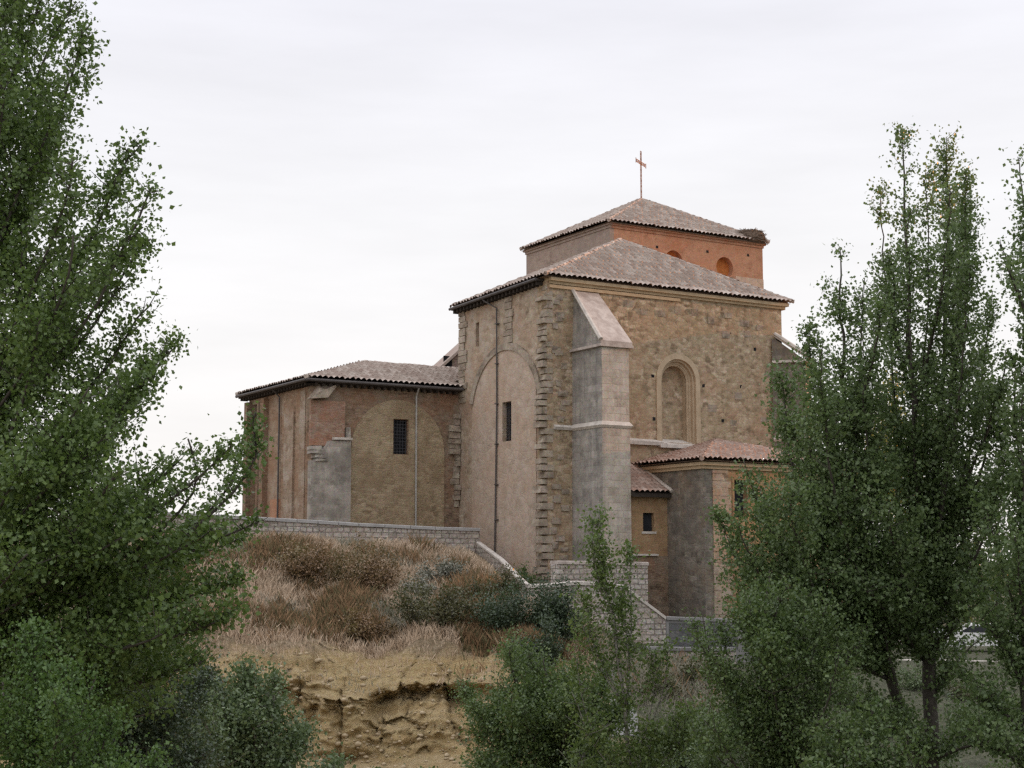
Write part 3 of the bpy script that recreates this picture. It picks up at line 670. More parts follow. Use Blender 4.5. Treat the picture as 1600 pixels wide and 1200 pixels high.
# stub of a fallen buttress: ashlar pier, broken springers, brick core above
mb = MB()
mb.box(-8.85, -6.62, SV0 - .42, SV0 - .0, -2, 5.2); mb.hexa([(-8.4, SV0 - .42, 5.2), (-6.62, SV0 - .42, 5.2), (-6.62, SV0, 5.2), (-8.4, SV0, 5.2)], [(-7.75, SV0 - .38, 6.25), (-6.62, SV0 - .38, 6.3), (-6.62, SV0, 6.3), (-7.95, SV0, 6.25)])
mb.box(-6.78, -6.55, SV0 - .2, SV0, 6.3, 7.0, .03)
part(mb, 'buttress_stub', m_stub, sfw)
mb = MB(); mb.box(-7.6, -6.6, SV0 - .5, SV0, 6.31, 6.42, .02); part(mb, 'stub_coping', m_cap, sfw)
mb = MB()
for k in range(4): mb.box(-8.9 + .12 * k - random.uniform(0, .1), -8.3 + .13 * k, SV0 - .55 + random.uniform(-.1, .1), SV0, 5.75 - .2 * k, 5.93 - .2 * k, .04)
part(mb, 'broken_springer', m_stub, sfw); mb = MB()
mb.hexa([(-8.95, SV0 - .55, 8.35), (-8.0, SV0 - .5, 8.45), (-8.0, SV0, 8.45), (-8.95, SV0, 8.35)], [(-8.4, SV0 - .45, 8.75), (-7.3, SV0 - .3, 9.24), (-7.3, SV0, 9.24), (-8.3, SV0, 9.2)])
part(mb, 'corbel_stone', m_quoin, sfw)
mb = MB(); mb.box(-8.78, -6.9, SV0 - .16, SV0, 6.0, 8.3, .03); part(mb, 'brick_core', m_core, sfw)
mb = MB(); z = 3.0
while z < 8.0:
    h = random.uniform(.25, .4); wd = random.choice([.25, .5, .35]) if z < 5.6 or z > 7.1 else .62
    mb.box(-.06 - wd, -.062, SV0 - random.uniform(.08, .3), SV0, z, z + h - .02, .02); z += h
part(mb, 'toothing_stones', m_quoin, sfw)
# pilasters and recess on the left wall
mb = MB(); mb.box(SU - .06, SU, 9.7, 10.4, -2, 8.9); mb.box(SU - .1, SU, 11.1, 12.3, -2, 7.9, .04)
part(mb, 'pilaster', m_sidepale, slw)
mb = MB(); mb.box(SU - .3, SU, 14.8, 15.3, -2, 8.95); mb.box(SU - .3, SU, 17.22, 17.68, -2, 8.95)
mb.tube([(SU - .15, 15.75, -2), (SU - .15, 15.75, 8.8)], .16, 8); mb.tube([(SU + .02, 16.25, 5), (SU + .02, 16.25, 8.8)], .13, 8)
part(mb, 'pier', m_brown, slw)
mb = MB(); mb.box(SU + .3, SU + .69, 16.02, 17.18, -2, 8.78); part(mb, 'recess_back', m_darkstone, slw)  # dark stone carries the shade of the recess in its colour
mb = MB(); mb.box(SU - .02, SU + .03, 12.9, 14.3, -2, 3.4, .02); part(mb, 'brick_patch', m_brickred, slw)
# eaves, drainpipe, roof
mb = MB(); mb.box(SU - .45, .0, SV0 - .42, SV0 - .002, 9.2, 9.34); mb.box(SU - .5, SU - .002, SV0 - .42, SV1 + .4, 9.2, 9.34); mb.box(SU, -.002, SV0, SV1, SZ, 9.38)
for k in range(22): u = SU + k * .39; mb.box(u, u + .12, SV0 - .38, SV0 - .002, 9.07, 9.2)
for k in range(24): v = SV0 + k * .39; mb.box(SU - .42, SU - .002, v, v + .12, 9.07, 9.2)
part(mb, 'eave_boards', m_wood)
mb = MB(); mb.tube([(SU - .6, SV0 - .55, 9.32), (-.06, SV0 - .55, 9.32)], .08, 8); mb.tube([(SU - .62, SV0 - .5, 9.32), (SU - .62, SV1 + .4, 9.32)], .08, 8); part(mb, 'gutter', m_pipe)
mb = MB(); mb.tube([(-2.75, SV0 - .5, 9.25), (-2.7, SV0 - .12, 8.85), (-2.68, SV0 - .12, 1.0)], .05, 7); part(mb, 'drainpipe', m_pipepale)
mb = MB(); mb.tube([(SU - .55, 12.95, 9.25), (SU - .12, 13.0, 8.85), (SU - .12, 13.0, 1.0)], .05, 7); part(mb, 'drainpipe', m_pipe)
e1, e2, e3, e4 = (SU - .62, SV0 - .55, 9.42), (3.4, SV0 - .55, 9.42), (SU - .62, SV1 + .5, 9.42), (3.4, SV1 + .5, 9.42)
r1, r2 = (-3.6, 13.55, 10.98), (3.4, 13.55, 10.98)
e2c, r2c = (-.01, SV0 - .55, 9.42), (3.4, 13.55, 10.98)
srf = roof('side_block_roof', [(e1, e2c, (-.01, PD + .62, 9.82), (3.4, PD + .62, 9.82), r2, r1), (e3, e1, r1), (e4, e3, r1, r2)], m_tile, ridges=[(e1, r1), (e3, r1), (r1, r2)])
mb = MB(); mb.add([(e1[0] + .05, e1[1] + .05, 9.36), (-.02, e2[1] + .05, 9.36), (-.02, e4[1] - .05, 9.36), (e3[0] + .05, e3[1] - .05, 9.36), (r1[0], r1[1], r1[2] - .1), (-.02, r2[1], r2[2] - .1)],
                  [(3, 2, 1, 0), (0, 1, 5, 4), (1, 2, 5), (2, 3, 4, 5), (3, 0, 4)])
part(mb, 'roof_deck', m_wood, srf)

# ---- nave stub seen between the side block roof and the presbytery
mb = MB(); nf = lambda a, z, d: (a, d, z)
mb.prism([(1.0, 8), (10, 8), (10, 14.0), (4.2, 13.5), (1.0, 10.62)], nf, 14.0, 14.9); nv = part(mb, 'nave_wall', m_brickgrey)
mb = MB(); mb.box(1.78, 2.32, 13.97, 14.05, 10.75, 11.95); part(mb, 'opening', m_dark, nv)  # dark slab on the wall face, painted shade of an opening
mb = MB(); mb.hexa([(.85, 13.7, 10.6), (4.2, 13.7, 13.55), (4.2, 15.0, 13.55), (.85, 15.0, 10.6)], [(.8, 13.7, 10.75), (4.2, 13.7, 13.72), (4.2, 15.0, 13.72), (.8, 15.0, 10.75)])
part(mb, 'nave_roof', m_tile, nv)

# ---- tower behind
TU0, TU1, TV0, TV1, TZ = 10.06, 21.65, 9.0, 18.3, 19.6
def disc_hole_wall(mb, cells):
    """front wall of the tower as vertical strips, each with one round opening"""
    for a0, a1, hc in cells:
        if hc is None: mb.prism([(a0, -3), (a1, -3), (a1, TZ), (a0, TZ)], FU, TV0, TV0 + .8); continue
        cu, cz, r = hc
        top = arch(cu, r, cz, 14); bot = arch(cu, r, cz, 14, math.pi, 2 * math.pi)
        mb.prism([(a0, cz), (cu - r, cz)] + top[::-1][1:-1] + [(cu + r, cz), (a1, cz), (a1, TZ), (a0, TZ)], FU, TV0, TV0 + .8)
        mb.prism([(a0, -3), (a1, -3), (a1, cz), (cu + r, cz)] + bot[::-1][1:-1] + [(cu - r, cz), (a0, cz)], FU, TV0, TV0 + .8)
O1, O2 = (18.62, 18.0, .66), (14.72, 18.0, .66)
mb = MB(); disc_hole_wall(mb, [(TU0 + .3, 13.5, None), (13.5, 16.2, O2), (16.2, 19.9, O1), (19.9, TU1, None)])
tfw = part(mb, 'tower_front_wall', m_brickred)
mb = MB(); mb.box(TU0, TU0 + .3, TV0 + .002, TV1, -3, TZ); mb.box(TU1 - .3, TU1 - .001, TV0 + .8, TV1, -3, TZ); mb.box(TU0 + .3, TU1 - .3, TV1 - .3, TV1, -3, TZ); mb.box(TU0 + .3, TU1 - .3, TV0 + .82, TV1 - .3, 15, 15.2)
part(mb, 'tower_side_wall', m_brickgrey)
for o_ in (O1, O2):
    mb = MB(); mb.prism([(o_[0] + (o_[2] + .04) * math.cos(2 * math.pi * i / 24), o_[1] + (o_[2] + .04) * math.sin(2 * math.pi * i / 24)) for i in range(24)], FU, TV0 + .4, TV0 + .6)
    part(mb, 'oculus', m_orange, tfw)
mb = MB(); mb.box(19.45, TU1 + .02, TV0 - .03, TV0 + .02, 14, 17.55, .01); part(mb, 'pale_stone_band', m_plaster, tfw)
mb = MB()
for u, z in ((13.4, 18.65), (17.2, 18.78), (12.0, 18.2), (20.4, 18.9)):
    mb = MB(); mb.box(u, u + .17, TV0 - .012, TV0 + .02, z, z + .16, .01); part(mb, 'putlog_hole_shade', m_dark, tfw)  # dark slabs on the brick, painted shade of putlog holes
mb = MB()
for k, (o_, z0, z1) in enumerate(((.06, 19.52, 19.68), (.16, 19.68, 19.8))): mb.box(TU0 + .1, TU1 + o_, TV0 - o_, TV1 + o_, z0, z1)
part(mb, 'tower_cornice', m_brickred)
mb = MB()
for k, (o_, z0, z1) in enumerate(((.06, 19.52, 19.68), (.16, 19.68, 19.8))): mb.box(TU0 - o_, TU0 + .1, TV0 - o_ + .003, TV1 + o_, z0, z1)
part(mb, 'tower_cornice', m_brickgrey)
TE = 19.85; TA = (15.75, 13.65, 22.85)
t1, t2, t3, t4 = (TU0 - .3, TV0 - .33, TE), (TU1 + .3, TV0 - .33, TE), (TU1 + .3, TV1 + .3, TE), (TU0 - .3, TV1 + .3, TE)
trf = roof('tower_roof', [(t1, t2, TA), (t2, t3, TA), (t3, t4, TA), (t4, t1, TA)], m_tile, ridges=[(t1, TA), (t2, TA), (t3, TA), (t4, TA)])
mb = MB(); mb.add([(t1[0] + .05, t1[1] + .05, TE - .08), (t2[0] - .05, t2[1] + .05, TE - .08), (t3[0] - .05, t3[1] - .05, TE - .08), (t4[0] + .05, t4[1] - .05, TE - .08), (TA[0], TA[1], TA[2] - .12)], [(3, 2, 1, 0), (0, 1, 4), (1, 2, 4), (2, 3, 4), (3, 0, 4)])
part(mb, 'roof_deck', m_deck, trf)
# lattice iron cross on the tower roof
ca = math.radians(32.3); cdir = Vector((math.cos(ca), math.sin(ca), 0)); B = Vector(TA)
mb = MB(); H0, H1 = 0.0, 3.15; hw = .085
for s_ in (-1, 1): mb.tube([B + cdir * hw * s_ + Vector((0, 0, H0)), B + cdir * hw * s_ + Vector((0, 0, H1))], .022, 5)
n = 9
for k in range(n):
    z0 = H0 + (H1 - H0) * k / n; z1 = H0 + (H1 - H0) * (k + 1) / n; s_ = 1 if k % 2 else -1
    mb.tube([B + cdir * hw * s_ + Vector((0, 0, z0)), B - cdir * hw * s_ + Vector((0, 0, z1))], .017, 5)
    mb.tube([B + cdir * hw + Vector((0, 0, z1)), B - cdir * hw + Vector((0, 0, z1))], .017, 5)
zc = 2.38
for s_ in (-1, 1): mb.tube([B - cdir * .85 + Vector((0, 0, zc + hw * s_)), B + cdir * .85 + Vector((0, 0, zc + hw * s_))], .022, 5)
for k in range(8):
    a = -.85 + 1.7 * k / 8; b = a + 1.7 / 8; s_ = 1 if k % 2 else -1
    mb.tube([B + cdir * a + Vector((0, 0, zc - hw * s_)), B + cdir * b + Vector((0, 0, zc + hw * s_))], .017, 5)
    mb.tube([B + cdir * a + Vector((0, 0, zc - hw)), B + cdir * a + Vector((0, 0, zc + hw))], .017, 5)
mb.tube([B + cdir * .85 + Vector((0, 0, zc - .16)), B + cdir * .85 + Vector((0, 0, zc + .16))], .022, 5); mb.tube([B - cdir * .85 + Vector((0, 0, zc - .16)), B - cdir * .85 + Vector((0, 0, zc + .16))], .022, 5)
part(mb, 'cross', m_rust, trf)

# ---- low chapel and annex at the right of the buttress
QU0, QU1, QV, QZ = 5.42, 15.4, -5.4, 4.7
mb = MB(); mb.panel(FU, QV, QV + .6, QU0 + .5, QU1, -6, QZ, [(7.25, 8.05, 2.2, 4.0)])
mb.box(QU0 + .5, QU1, QV + .62, 0, -6, QZ)
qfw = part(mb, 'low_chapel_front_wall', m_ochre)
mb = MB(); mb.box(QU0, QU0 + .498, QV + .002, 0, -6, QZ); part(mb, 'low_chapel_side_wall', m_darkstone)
mb = MB(); z = -4
while z < QZ:
    h = random.uniform(.3, .42); mb.box(QU0 + .5, QU0 + random.choice([1.25, 1.6, 1.45]), QV - .05, QV, z, z + h - .015, .01); z += h
part(mb, 'quoins', m_sidewall, qfw)
mb = MB(); mb.box(7.26, 8.04, QV + .3, QV + .36, 2.21, 3.99); part(mb, 'window_glass', m_glass, qfw)
mb = MB(); mb.box(7.12, 7.24, QV - .04, QV, 2.0, 4.15); mb.box(8.06, 8.18, QV - .04, QV, 2.0, 4.15); mb.box(7.24, 8.06, QV - .04, QV, 4.02, 4.15); part(mb, 'window_frame', m_ochre, qfw)
mb = MB(); mb.box(QU0 - .12, QU1 + .12, QV - .12, 0, 4.5, 4.66); mb.box(QU0 - .25, QU1 + .25, QV - .25, 0, 4.66, 4.82); part(mb, 'low_chapel_cornice', m_cornice)
QE = 4.92; qa = (10.4, -.02, 6.4)
q1, q2 = (QU0 - .45, QV - .45, QE), (QU1 + .45, QV - .45, QE); q0, q3 = (QU0 - .45, -.02, QE), (QU1 + .45, -.02, QE)
qrf = roof('low_chapel_roof', [(q1, q2, qa), (q0, q1, qa), (q2, q3, qa)], m_tilered, ridges=[(q1, qa), (q2, qa)], A=.1, row=.4)
mb = MB(); mb.add([(q1[0] + .05, q1[1] + .05, QE - .06), (q2[0] - .05, q2[1] + .05, QE - .06), (q3[0] - .05, -.03, QE - .06), (q0[0] + .05, -.03, QE - .06), (qa[0], -.03, qa[2] - .12)], [(3, 2, 1, 0), (0, 1, 4), (1, 2, 4), (2, 3, 4), (3, 0, 4)])
part(mb, 'roof_deck', m_deck, qrf)
AV = -2.45
mb = MB(); mb.panel(FU, AV, AV + .4, 3.082, QU0, -6, 3.3, [(3.95, 4.62, 1.55, 2.45)]); mb.box(3.082, QU0, AV + .42, 0, -6, 3.3)
anw = part(mb, 'annex_wall', m_ochre)
mb = MB(); mb.box(3.96, 4.61, AV + .2, AV + .25, 1.56, 2.44); part(mb, 'window_glass', m_glass, anw)
mb = MB(); mb.box(3.85, 4.72, AV - .04, AV + .0, 1.43, 1.54); part(mb, 'window_sill', m_cap, anw)
mb = MB(); mb.box(3.1, 4.75, AV - .16, AV, .36, .46, .01); part(mb, 'ledge', m_cap, anw)
mb = MB(); mb.box(3.09, QU0 - .004, AV - .03, AV + .01, -5, .35); part(mb, 'brick_base', m_brown, anw)
g1, g2, g3, g4 = (3.1, AV - .45, 3.42), (QU0 - .02, AV - .45, 3.42), (QU0 - .02, -.02, 5.0), (3.1, -.02, 5.0)
anr = roof('annex_roof', [(g1, g2, g3, g4)], m_tilered, A=.1, row=.4)
mb = MB(); mb.hexa([(3.1, AV - .38, 3.2), (QU0 - .02, AV - .38, 3.2), (QU0 - .02, -.02, 4.7), (3.1, -.02, 4.7)], [(3.1, AV - .38, 3.38), (QU0 - .02, AV - .38, 3.38), (QU0 - .02, -.02, 4.94), (3.1, -.02, 4.94)]); part(mb, 'roof_deck', m_wood, anr)
mb = MB(); mb.tube([(QU0 - .08, AV - .5, 3.52), (QU0 - .08, -.4, 4.85)], .1, 6); part(mb, 'mortar_flashing', m_cap, anr)

# stork nest on the tower corner
nb = empty('stork_nest', W(TU1 - .55, TV0 + .55, TE + .15), ANG)
tag(nb, 'wide stick nest of a stork on the right corner of the tower roof', 'nest')
mb = MB()
for k in range(1500):
    a = random.uniform(0, 2 * math.pi); r = 1.0 * math.sqrt(random.uniform(.02, 1)); z = random.uniform(-.1, .66); r *= 1.05 - .42 * max(0, z / .66) ** 2
    p = Vector((r * math.cos(a), r * math.sin(a), z)); d = Vector((-math.sin(a), math.cos(a), random.uniform(-.25, .25))) + Vector((random.gauss(0, .35), random.gauss(0, .35), 0))
    d.normalize(); L_ = random.uniform(.18, .45); mb.tube([p - d * L_, p + d * L_], random.uniform(.010, .022), 3, False)
mb.build('stick_mass', m_nest, nb, fix=False)
mb = MB(); mb.tube([(0, 0, -.15), (0, 0, .1), (0, 0, .4), (0, 0, .58)], [.85, .98, .9, .5], 18); mb.build('nest_core', m_nest, nb)

# ------------------------------------------------------------------ walls on the slope
def wall_run(name, label, pts, thick, mat, capmat, group=None, cap_h=.16, cap_o=.07, cat='wall'):
    """pts: (x, y, ztop, zbottom) along the outer face; the wall body and a coping lying on it"""
    base = np.array(pts[0][:3]); base[2] = pts[0][3]
    e = empty(name, base); tag(e, label, cat, group)
    P = np.array([p[:2] for p in pts]); n = len(P); nor = []
    for i in range(n):
        d = P[min(i + 1, n - 1)] - P[max(i - 1, 0)]; d = d / np.linalg.norm(d); nor.append(np.array([-d[1], d[0]]))
    mb = MB(); cb = MB()
    for i in range(n - 1):
        def c(j, o, z): q = P[j] + nor[j] * o - base[:2]; return (q[0], q[1], z - base[2])
        a, b = pts[i], pts[i + 1]
        mb.hexa([c(i, 0, a[3]), c(i + 1, 0, b[3]), c(i + 1, thick, b[3]), c(i, thick, a[3])], [c(i, 0, a[2] - cap_h), c(i + 1, 0, b[2] - cap_h), c(i + 1, thick, b[2] - cap_h), c(i, thick, a[2] - cap_h)])
        m = max(1, int(np.linalg.norm(P[i + 1] - P[i]) / 1.1))
        for k in range(m):                              # coping in separate slabs
            f0, f1 = k / m + .004, (k + 1) / m - .004
            def cc(f, o, dz):
                q = (P[i] + nor[i] * o) * (1 - f) + (P[i + 1] + nor[i + 1] * o) * f - base[:2]; z = a[2] * (1 - f) + b[2] * f; return (q[0], q[1], z - base[2] + dz + random.uniform(-.006, .006))
            cb.hexa([cc(f0, -cap_o, -cap_h), cc(f1, -cap_o, -cap_h), cc(f1, thick + cap_o, -cap_h), cc(f0, thick + cap_o, -cap_h)], [cc(f0, -cap_o, -.03), cc(f1, -cap_o, -.03), cc(f1, thick + cap_o, -.03), cc(f0, thick + cap_o, -.03)])
            cb.hexa([cc(f0, -cap_o, -.03), cc(f1, -cap_o, -.03), cc(f1, thick + cap_o, -.03), cc(f0, thick + cap_o, -.03)], [cc(f0, -cap_o + .06, 0), cc(f1, -cap_o + .06, 0), cc(f1, thick + cap_o - .06, 0), cc(f0, thick + cap_o - .06, 0)])
    mb.build('wall', mat, e); cb.build('coping', capmat, e)
    return e
def wp(px, py, Y, zb): p = at(px, py, Y); return (p[0], p[1], p[2], zb)
def wuv(u, v, zt, zb): p = W(u, v, 0); return (p[0], p[1], zt, zb)
wall_run('parapet_wall', 'long pale block parapet along the top of the grassy bank', [wp(150, 796, 67.9, .6), wp(290, 801, 70, .6), wp(430, 809, 73.2, .4), wp(560, 817, 75.6, .2), wp(680, 823, 77.6, .0), wp(750, 825, 78.7, .0)], .35, m_parapet, m_conc)
sp0 = W(-1.5, 5.2, 0); sp1 = W(-5.5, -6.3, 0)
wall_run('stair_parapet', 'sloping stone parapet running down from the church wall to the terrace', [wp(745, 846, 78.4, -.2), wp(780, 872, 74.5, -1.2), wp(812, 905, 68.4, -2.6), wp(822, 913, 67.1, -2.6)], .2, m_parapet, m_cap, cap_o=.03, cap_h=.12)
wall_run('terrace_wall', 'stone retaining wall with rounded coping below the big buttress', [wp(823, 913, 67.0, -3.6), wp(860, 912, 67.8, -3.6), wp(898, 908, 68.6, -4.0), wp(940, 910, 69.2, -5), wp(975, 914, 69.8, -5.2), wp(1040, 963, 70.6, -5.4)], .4, m_parapet, m_cap)
wall_run('plinth_wall', 'low rubble wall at the foot of the buttress', [wuv(-2.2, -4.2, .12, -3), wuv(.2, -4.2, .10, -3.5), wuv(3.0, -4.1, .05, -4), wuv(3.3, -2.8, .0, -4)], .5, m_parapet, m_capred)
e = wall_run('panel_wall', 'grey concrete wall with dark stone panels below the low chapel', [wp(1041, 963, 70.6, -5.8), wp(1120, 966, 71.6, -6), wp(1250, 968, 73.4, -6)], .35, m_conc2, m_conc2)
a_, b_ = at(1041, 963, 70.6), at(1250, 968, 73.4); dirw = (b_ - a_) / np.linalg.norm((b_ - a_)[:2]); rz = math.atan2(dirw[1], dirw[0])
pm = MB()
for k in range(4):
    p0 = a_ + dirw * (.15 + k * 1.95); p1 = a_ + dirw * (.15 + k * 1.95 + 1.65); o3 = np.array([dirw[1], -dirw[0], 0]) * .03
    q = [p0 - o3, p1 - o3, p1 + o3, p0 + o3]
    base = np.array(e.location)
    pm.hexa([x - base + (0, 0, -1.45) for x in q], [x - base + (0, 0, -.28) for x in q])
pm.build('stone_panel', m_concdark, e)
lo = at(1010, 1012, 70.0)
wall_run('lower_wall', 'low block wall at the foot of the grey panel wall', [wp(1010, 1010, 69.6, -6.8), wp(1060, 1011, 70.2, -7), wp(1150, 1012, 71.2, -7)], .3, m_parapet, m_conc2)

# ------------------------------------------------------------------ leaves, trees, shrubs
def leaves(name, P, size, mat, parent, droop=.35, var=.3, aspect=.85):
    n = len(P); P = np.asarray(P)
    d = rng.normal(size=(n, 3)); d[:, 2] -= droop; d /= np.linalg.norm(d, axis=1)[:, None]
    r = rng.normal(size=(n, 3)); s = np.cross(d, r); s /= np.linalg.norm(s, axis=1)[:, None] + 1e-9
    sz = size * (1 + rng.normal(size=(n, 1)) * var).clip(.45, 1.8)
    nr = np.cross(d, s)
    V = np.empty((n, 4, 3)); V[:, 0] = P; V[:, 1] = P + d * sz * .42 + s * sz * .5 * aspect + nr * sz * .08; V[:, 2] = P + d * sz * 1.05; V[:, 3] = P + d * sz * .42 - s * sz * .5 * aspect + nr * sz * .08
    return np_mesh(name, V.reshape(-1, 3), np.arange(4 * n).reshape(n, 4), mat, parent)

def bez(P, m):
    P = np.asarray(P, float); n = len(P); t = np.linspace(0, n - 1, m); out_ = np.empty((m, P.shape[1]))
    for j, x in enumerate(t):
        i = min(int(x), n - 2); f = x - i; p0, p1, p2, p3 = P[max(i - 1, 0)], P[i], P[i + 1], P[min(i + 2, n - 1)]
        out_[j] = .5 * ((2 * p1) + (-p0 + p2) * f + (2 * p0 - 5 * p1 + 4 * p2 - p3) * f * f + (-p0 + 3 * p1 - 3 * p2 + p3) * f ** 3)
    return out_

def tree(name, label, cat, D, leaders, leaf, mat, bark, twig_m=26, leaf_m=46, up=.75, thick=.12, group=None, clone=1, gaps=.0, root=None, droop=.35, cd=.9, tw=.006, jit=.07, clear=None, limb=.25, boles={}):
    """leaders: lists of (px, py, dY, r_px); the crown is twigs and leaves set round every leader"""
    k = D / F; LD = []
    for ld in leaders:
        pts = np.array([[*at(px, py, D + dy), max(r, 2) * k] for px, py, dy, r in ld]); LD.append(pts)
    nb = len(LD)
    for pts in LD[1:nb]:
        for c in range(clone):
            q = pts.copy(); tt = np.linspace(0, 1, len(q)); dy = rng.uniform(.5, 1.3) * cd * (1 if c % 2 else -1)
            q[:, 1] += dy * tt * 2.0; q[:, :3] = q[0, :3] + (q[:, :3] - q[0, :3]) * rng.uniform(.72, .93); q[:, 0] += rng.uniform(-.5, .2) * tt; LD.append(q)
    tr = LD[0]; gx, gy = tr[0, 0], tr[0, 1]; gz = ground_z(gx, gy)
    if tr[0, 2] > gz: tr = np.vstack([[gx, gy, gz - .15, .01], tr]); LD[0] = tr
    root = empty(name, (gx, gy, gz)); tag(root, label, cat, group); base = np.array([gx, gy, gz])
    mb = MB(); tw_mb = mb; PTS = []
    for i, pts in enumerate(LD):
        L_ = np.linalg.norm(np.diff(pts[:, :3], axis=0), axis=1).sum(); m = max(6, int(L_ / .35)); C_ = bez(pts, m)
        wob = np.array([[fbm((i * 7.1, j * .35, 0)), fbm((i * 3.3, j * .35, 9)), 0] for j in range(m)]) * .12 * np.linspace(0, 1, m)[:, None]
        C_[:, :3] += wob
        th = thick if i == 0 else boles.get(i, thick * limb)
        mb.tube(C_[:, :3] - base, list(np.linspace(th, .012, m)), 6 if i == 0 else 5)
        n = int(L_ * twig_m); t = rng.random(n) ** .85 * (m - 1.001); j = t.astype(int); f = (t - j)[:, None]
        p = C_[j] * (1 - f) + C_[j + 1] * f; R = p[:, 3]; ok = R > .06
        p, R, n = p[ok, :3], R[ok], ok.sum()
        if gaps:
            g = np.array([fbm(tuple(x * 1.1)) for x in p]); ok = g > -gaps + rng.normal(0, .15, n); p, R = p[ok], R[ok]; n = len(p)
        az = rng.uniform(0, 2 * math.pi, n); el = rng.normal(up, .35, n)
        d = np.stack([np.cos(az) * np.cos(el), np.sin(az) * np.cos(el), np.sin(el)], 1); ln = R * rng.uniform(.4, 1.08, n)
        for q in range(n):
            cnt = max(3, int(ln[q] * leaf_m)); s = rng.random(cnt) ** .75
            bend = np.array([0, 0, 1.0]) * (.18 * ln[q])
            x = p[q] + d[q] * (s * ln[q])[:, None] + bend * (s ** 2)[:, None] + rng.normal(0, jit, (cnt, 3)) * (.4 + .6 * s)[:, None]
            PTS.append(x)
            if tw and (q % 3 == 0): mb.tube([p[q] - base, p[q] + d[q] * ln[q] * .5 + bend * .25 - base, p[q] + d[q] * ln[q] * .95 + bend * .9 - base], [tw * 1.6, tw, tw * .6], 3, False)
    P_ = np.concatenate(PTS) - base
    if clear is not None: P_ = P_[clear(P_ + base)]
    mb.build('trunk', bark, root, smooth=True, fix=False)
    leaves('crown', P_, leaf, mat, root, droop)
    return root

# big poplar close by at the left
LT = [[(-75, 1500, 0, 1), (-70, 1150, 0, 100), (-60, 700, 0, 137), (-45, 0, 0, 125), (-30, -380, 0, 51)]]
for a in ([(-60, 350, 0, 75), (30, 100, .2, 93), (105, -130, .3, 30)], [(-60, 250, 0, 75), (-10, 0, -.4, 100), (30, -250, -.6, 34)], [(-60, 500, 0, 75), (55, 250, -.3, 93), (140, 50, -.4, 27)], [(-60, 560, 0, 62), (20, 330, .5, 100), (70, 120, .8, 42)],
          [(-60, 650, 0, 75), (110, 430, .4, 87), (215, 225, .6, 27)], [(-50, 700, 0, 75), (140, 490, -.5, 87), (238, 292, -.8, 34)], [(-60, 800, 0, 75), (120, 630, .3, 100), (228, 475, .5, 37)], [(-60, 730, 0, 75), (60, 560, .7, 112), (140, 380, 1.0, 59)],
          [(-60, 850, 0, 75), (110, 730, -.4, 106), (238, 585, -.7, 40)], [(-60, 950, 0, 75), (140, 830, .4, 112), (272, 725, .6, 40)], [(-60, 950, 0, 62), (190, 840, -.6, 81), (365, 695, -.9, 17)], [(-60, 1000, 0, 75), (190, 910, .2, 93), (405, 815, .3, 27)],
          [(-60, 1050, 0, 87), (170, 970, .6, 112), (385, 905, .9, 37)], [(-60, 1080, 0, 87), (150, 1030, -.5, 118), (355, 965, -.8, 51)], [(-60, 1130, 0, 100), (140, 1090, .3, 125), (315, 1035, .4, 50)], [(-60, 1180, 0, 100), (100, 1150, -.3, 125), (250, 1110, -.4, 75)],
          [(-60, 900, 0, 75), (40, 800, -1., 125), (150, 690, -1.4, 62)], [(-60, 1000, 0, 75), (60, 920, -1., 125), (190, 840, -1.4, 75)], [(-60, 950, 0, 40), (230, 870, .2, 30), (380, 750, .3, 26), (402, 645, .3, 12)]): LT.append(a)
tree('poplar_tree', 'large leafy poplar close by, filling the left edge of the view', 'tree', 20, LT, .055, m_leaf1, m_bark, twig_m=38, leaf_m=54, up=.45, thick=.2, gaps=.32, jit=.10, limb=.14, clone=2)

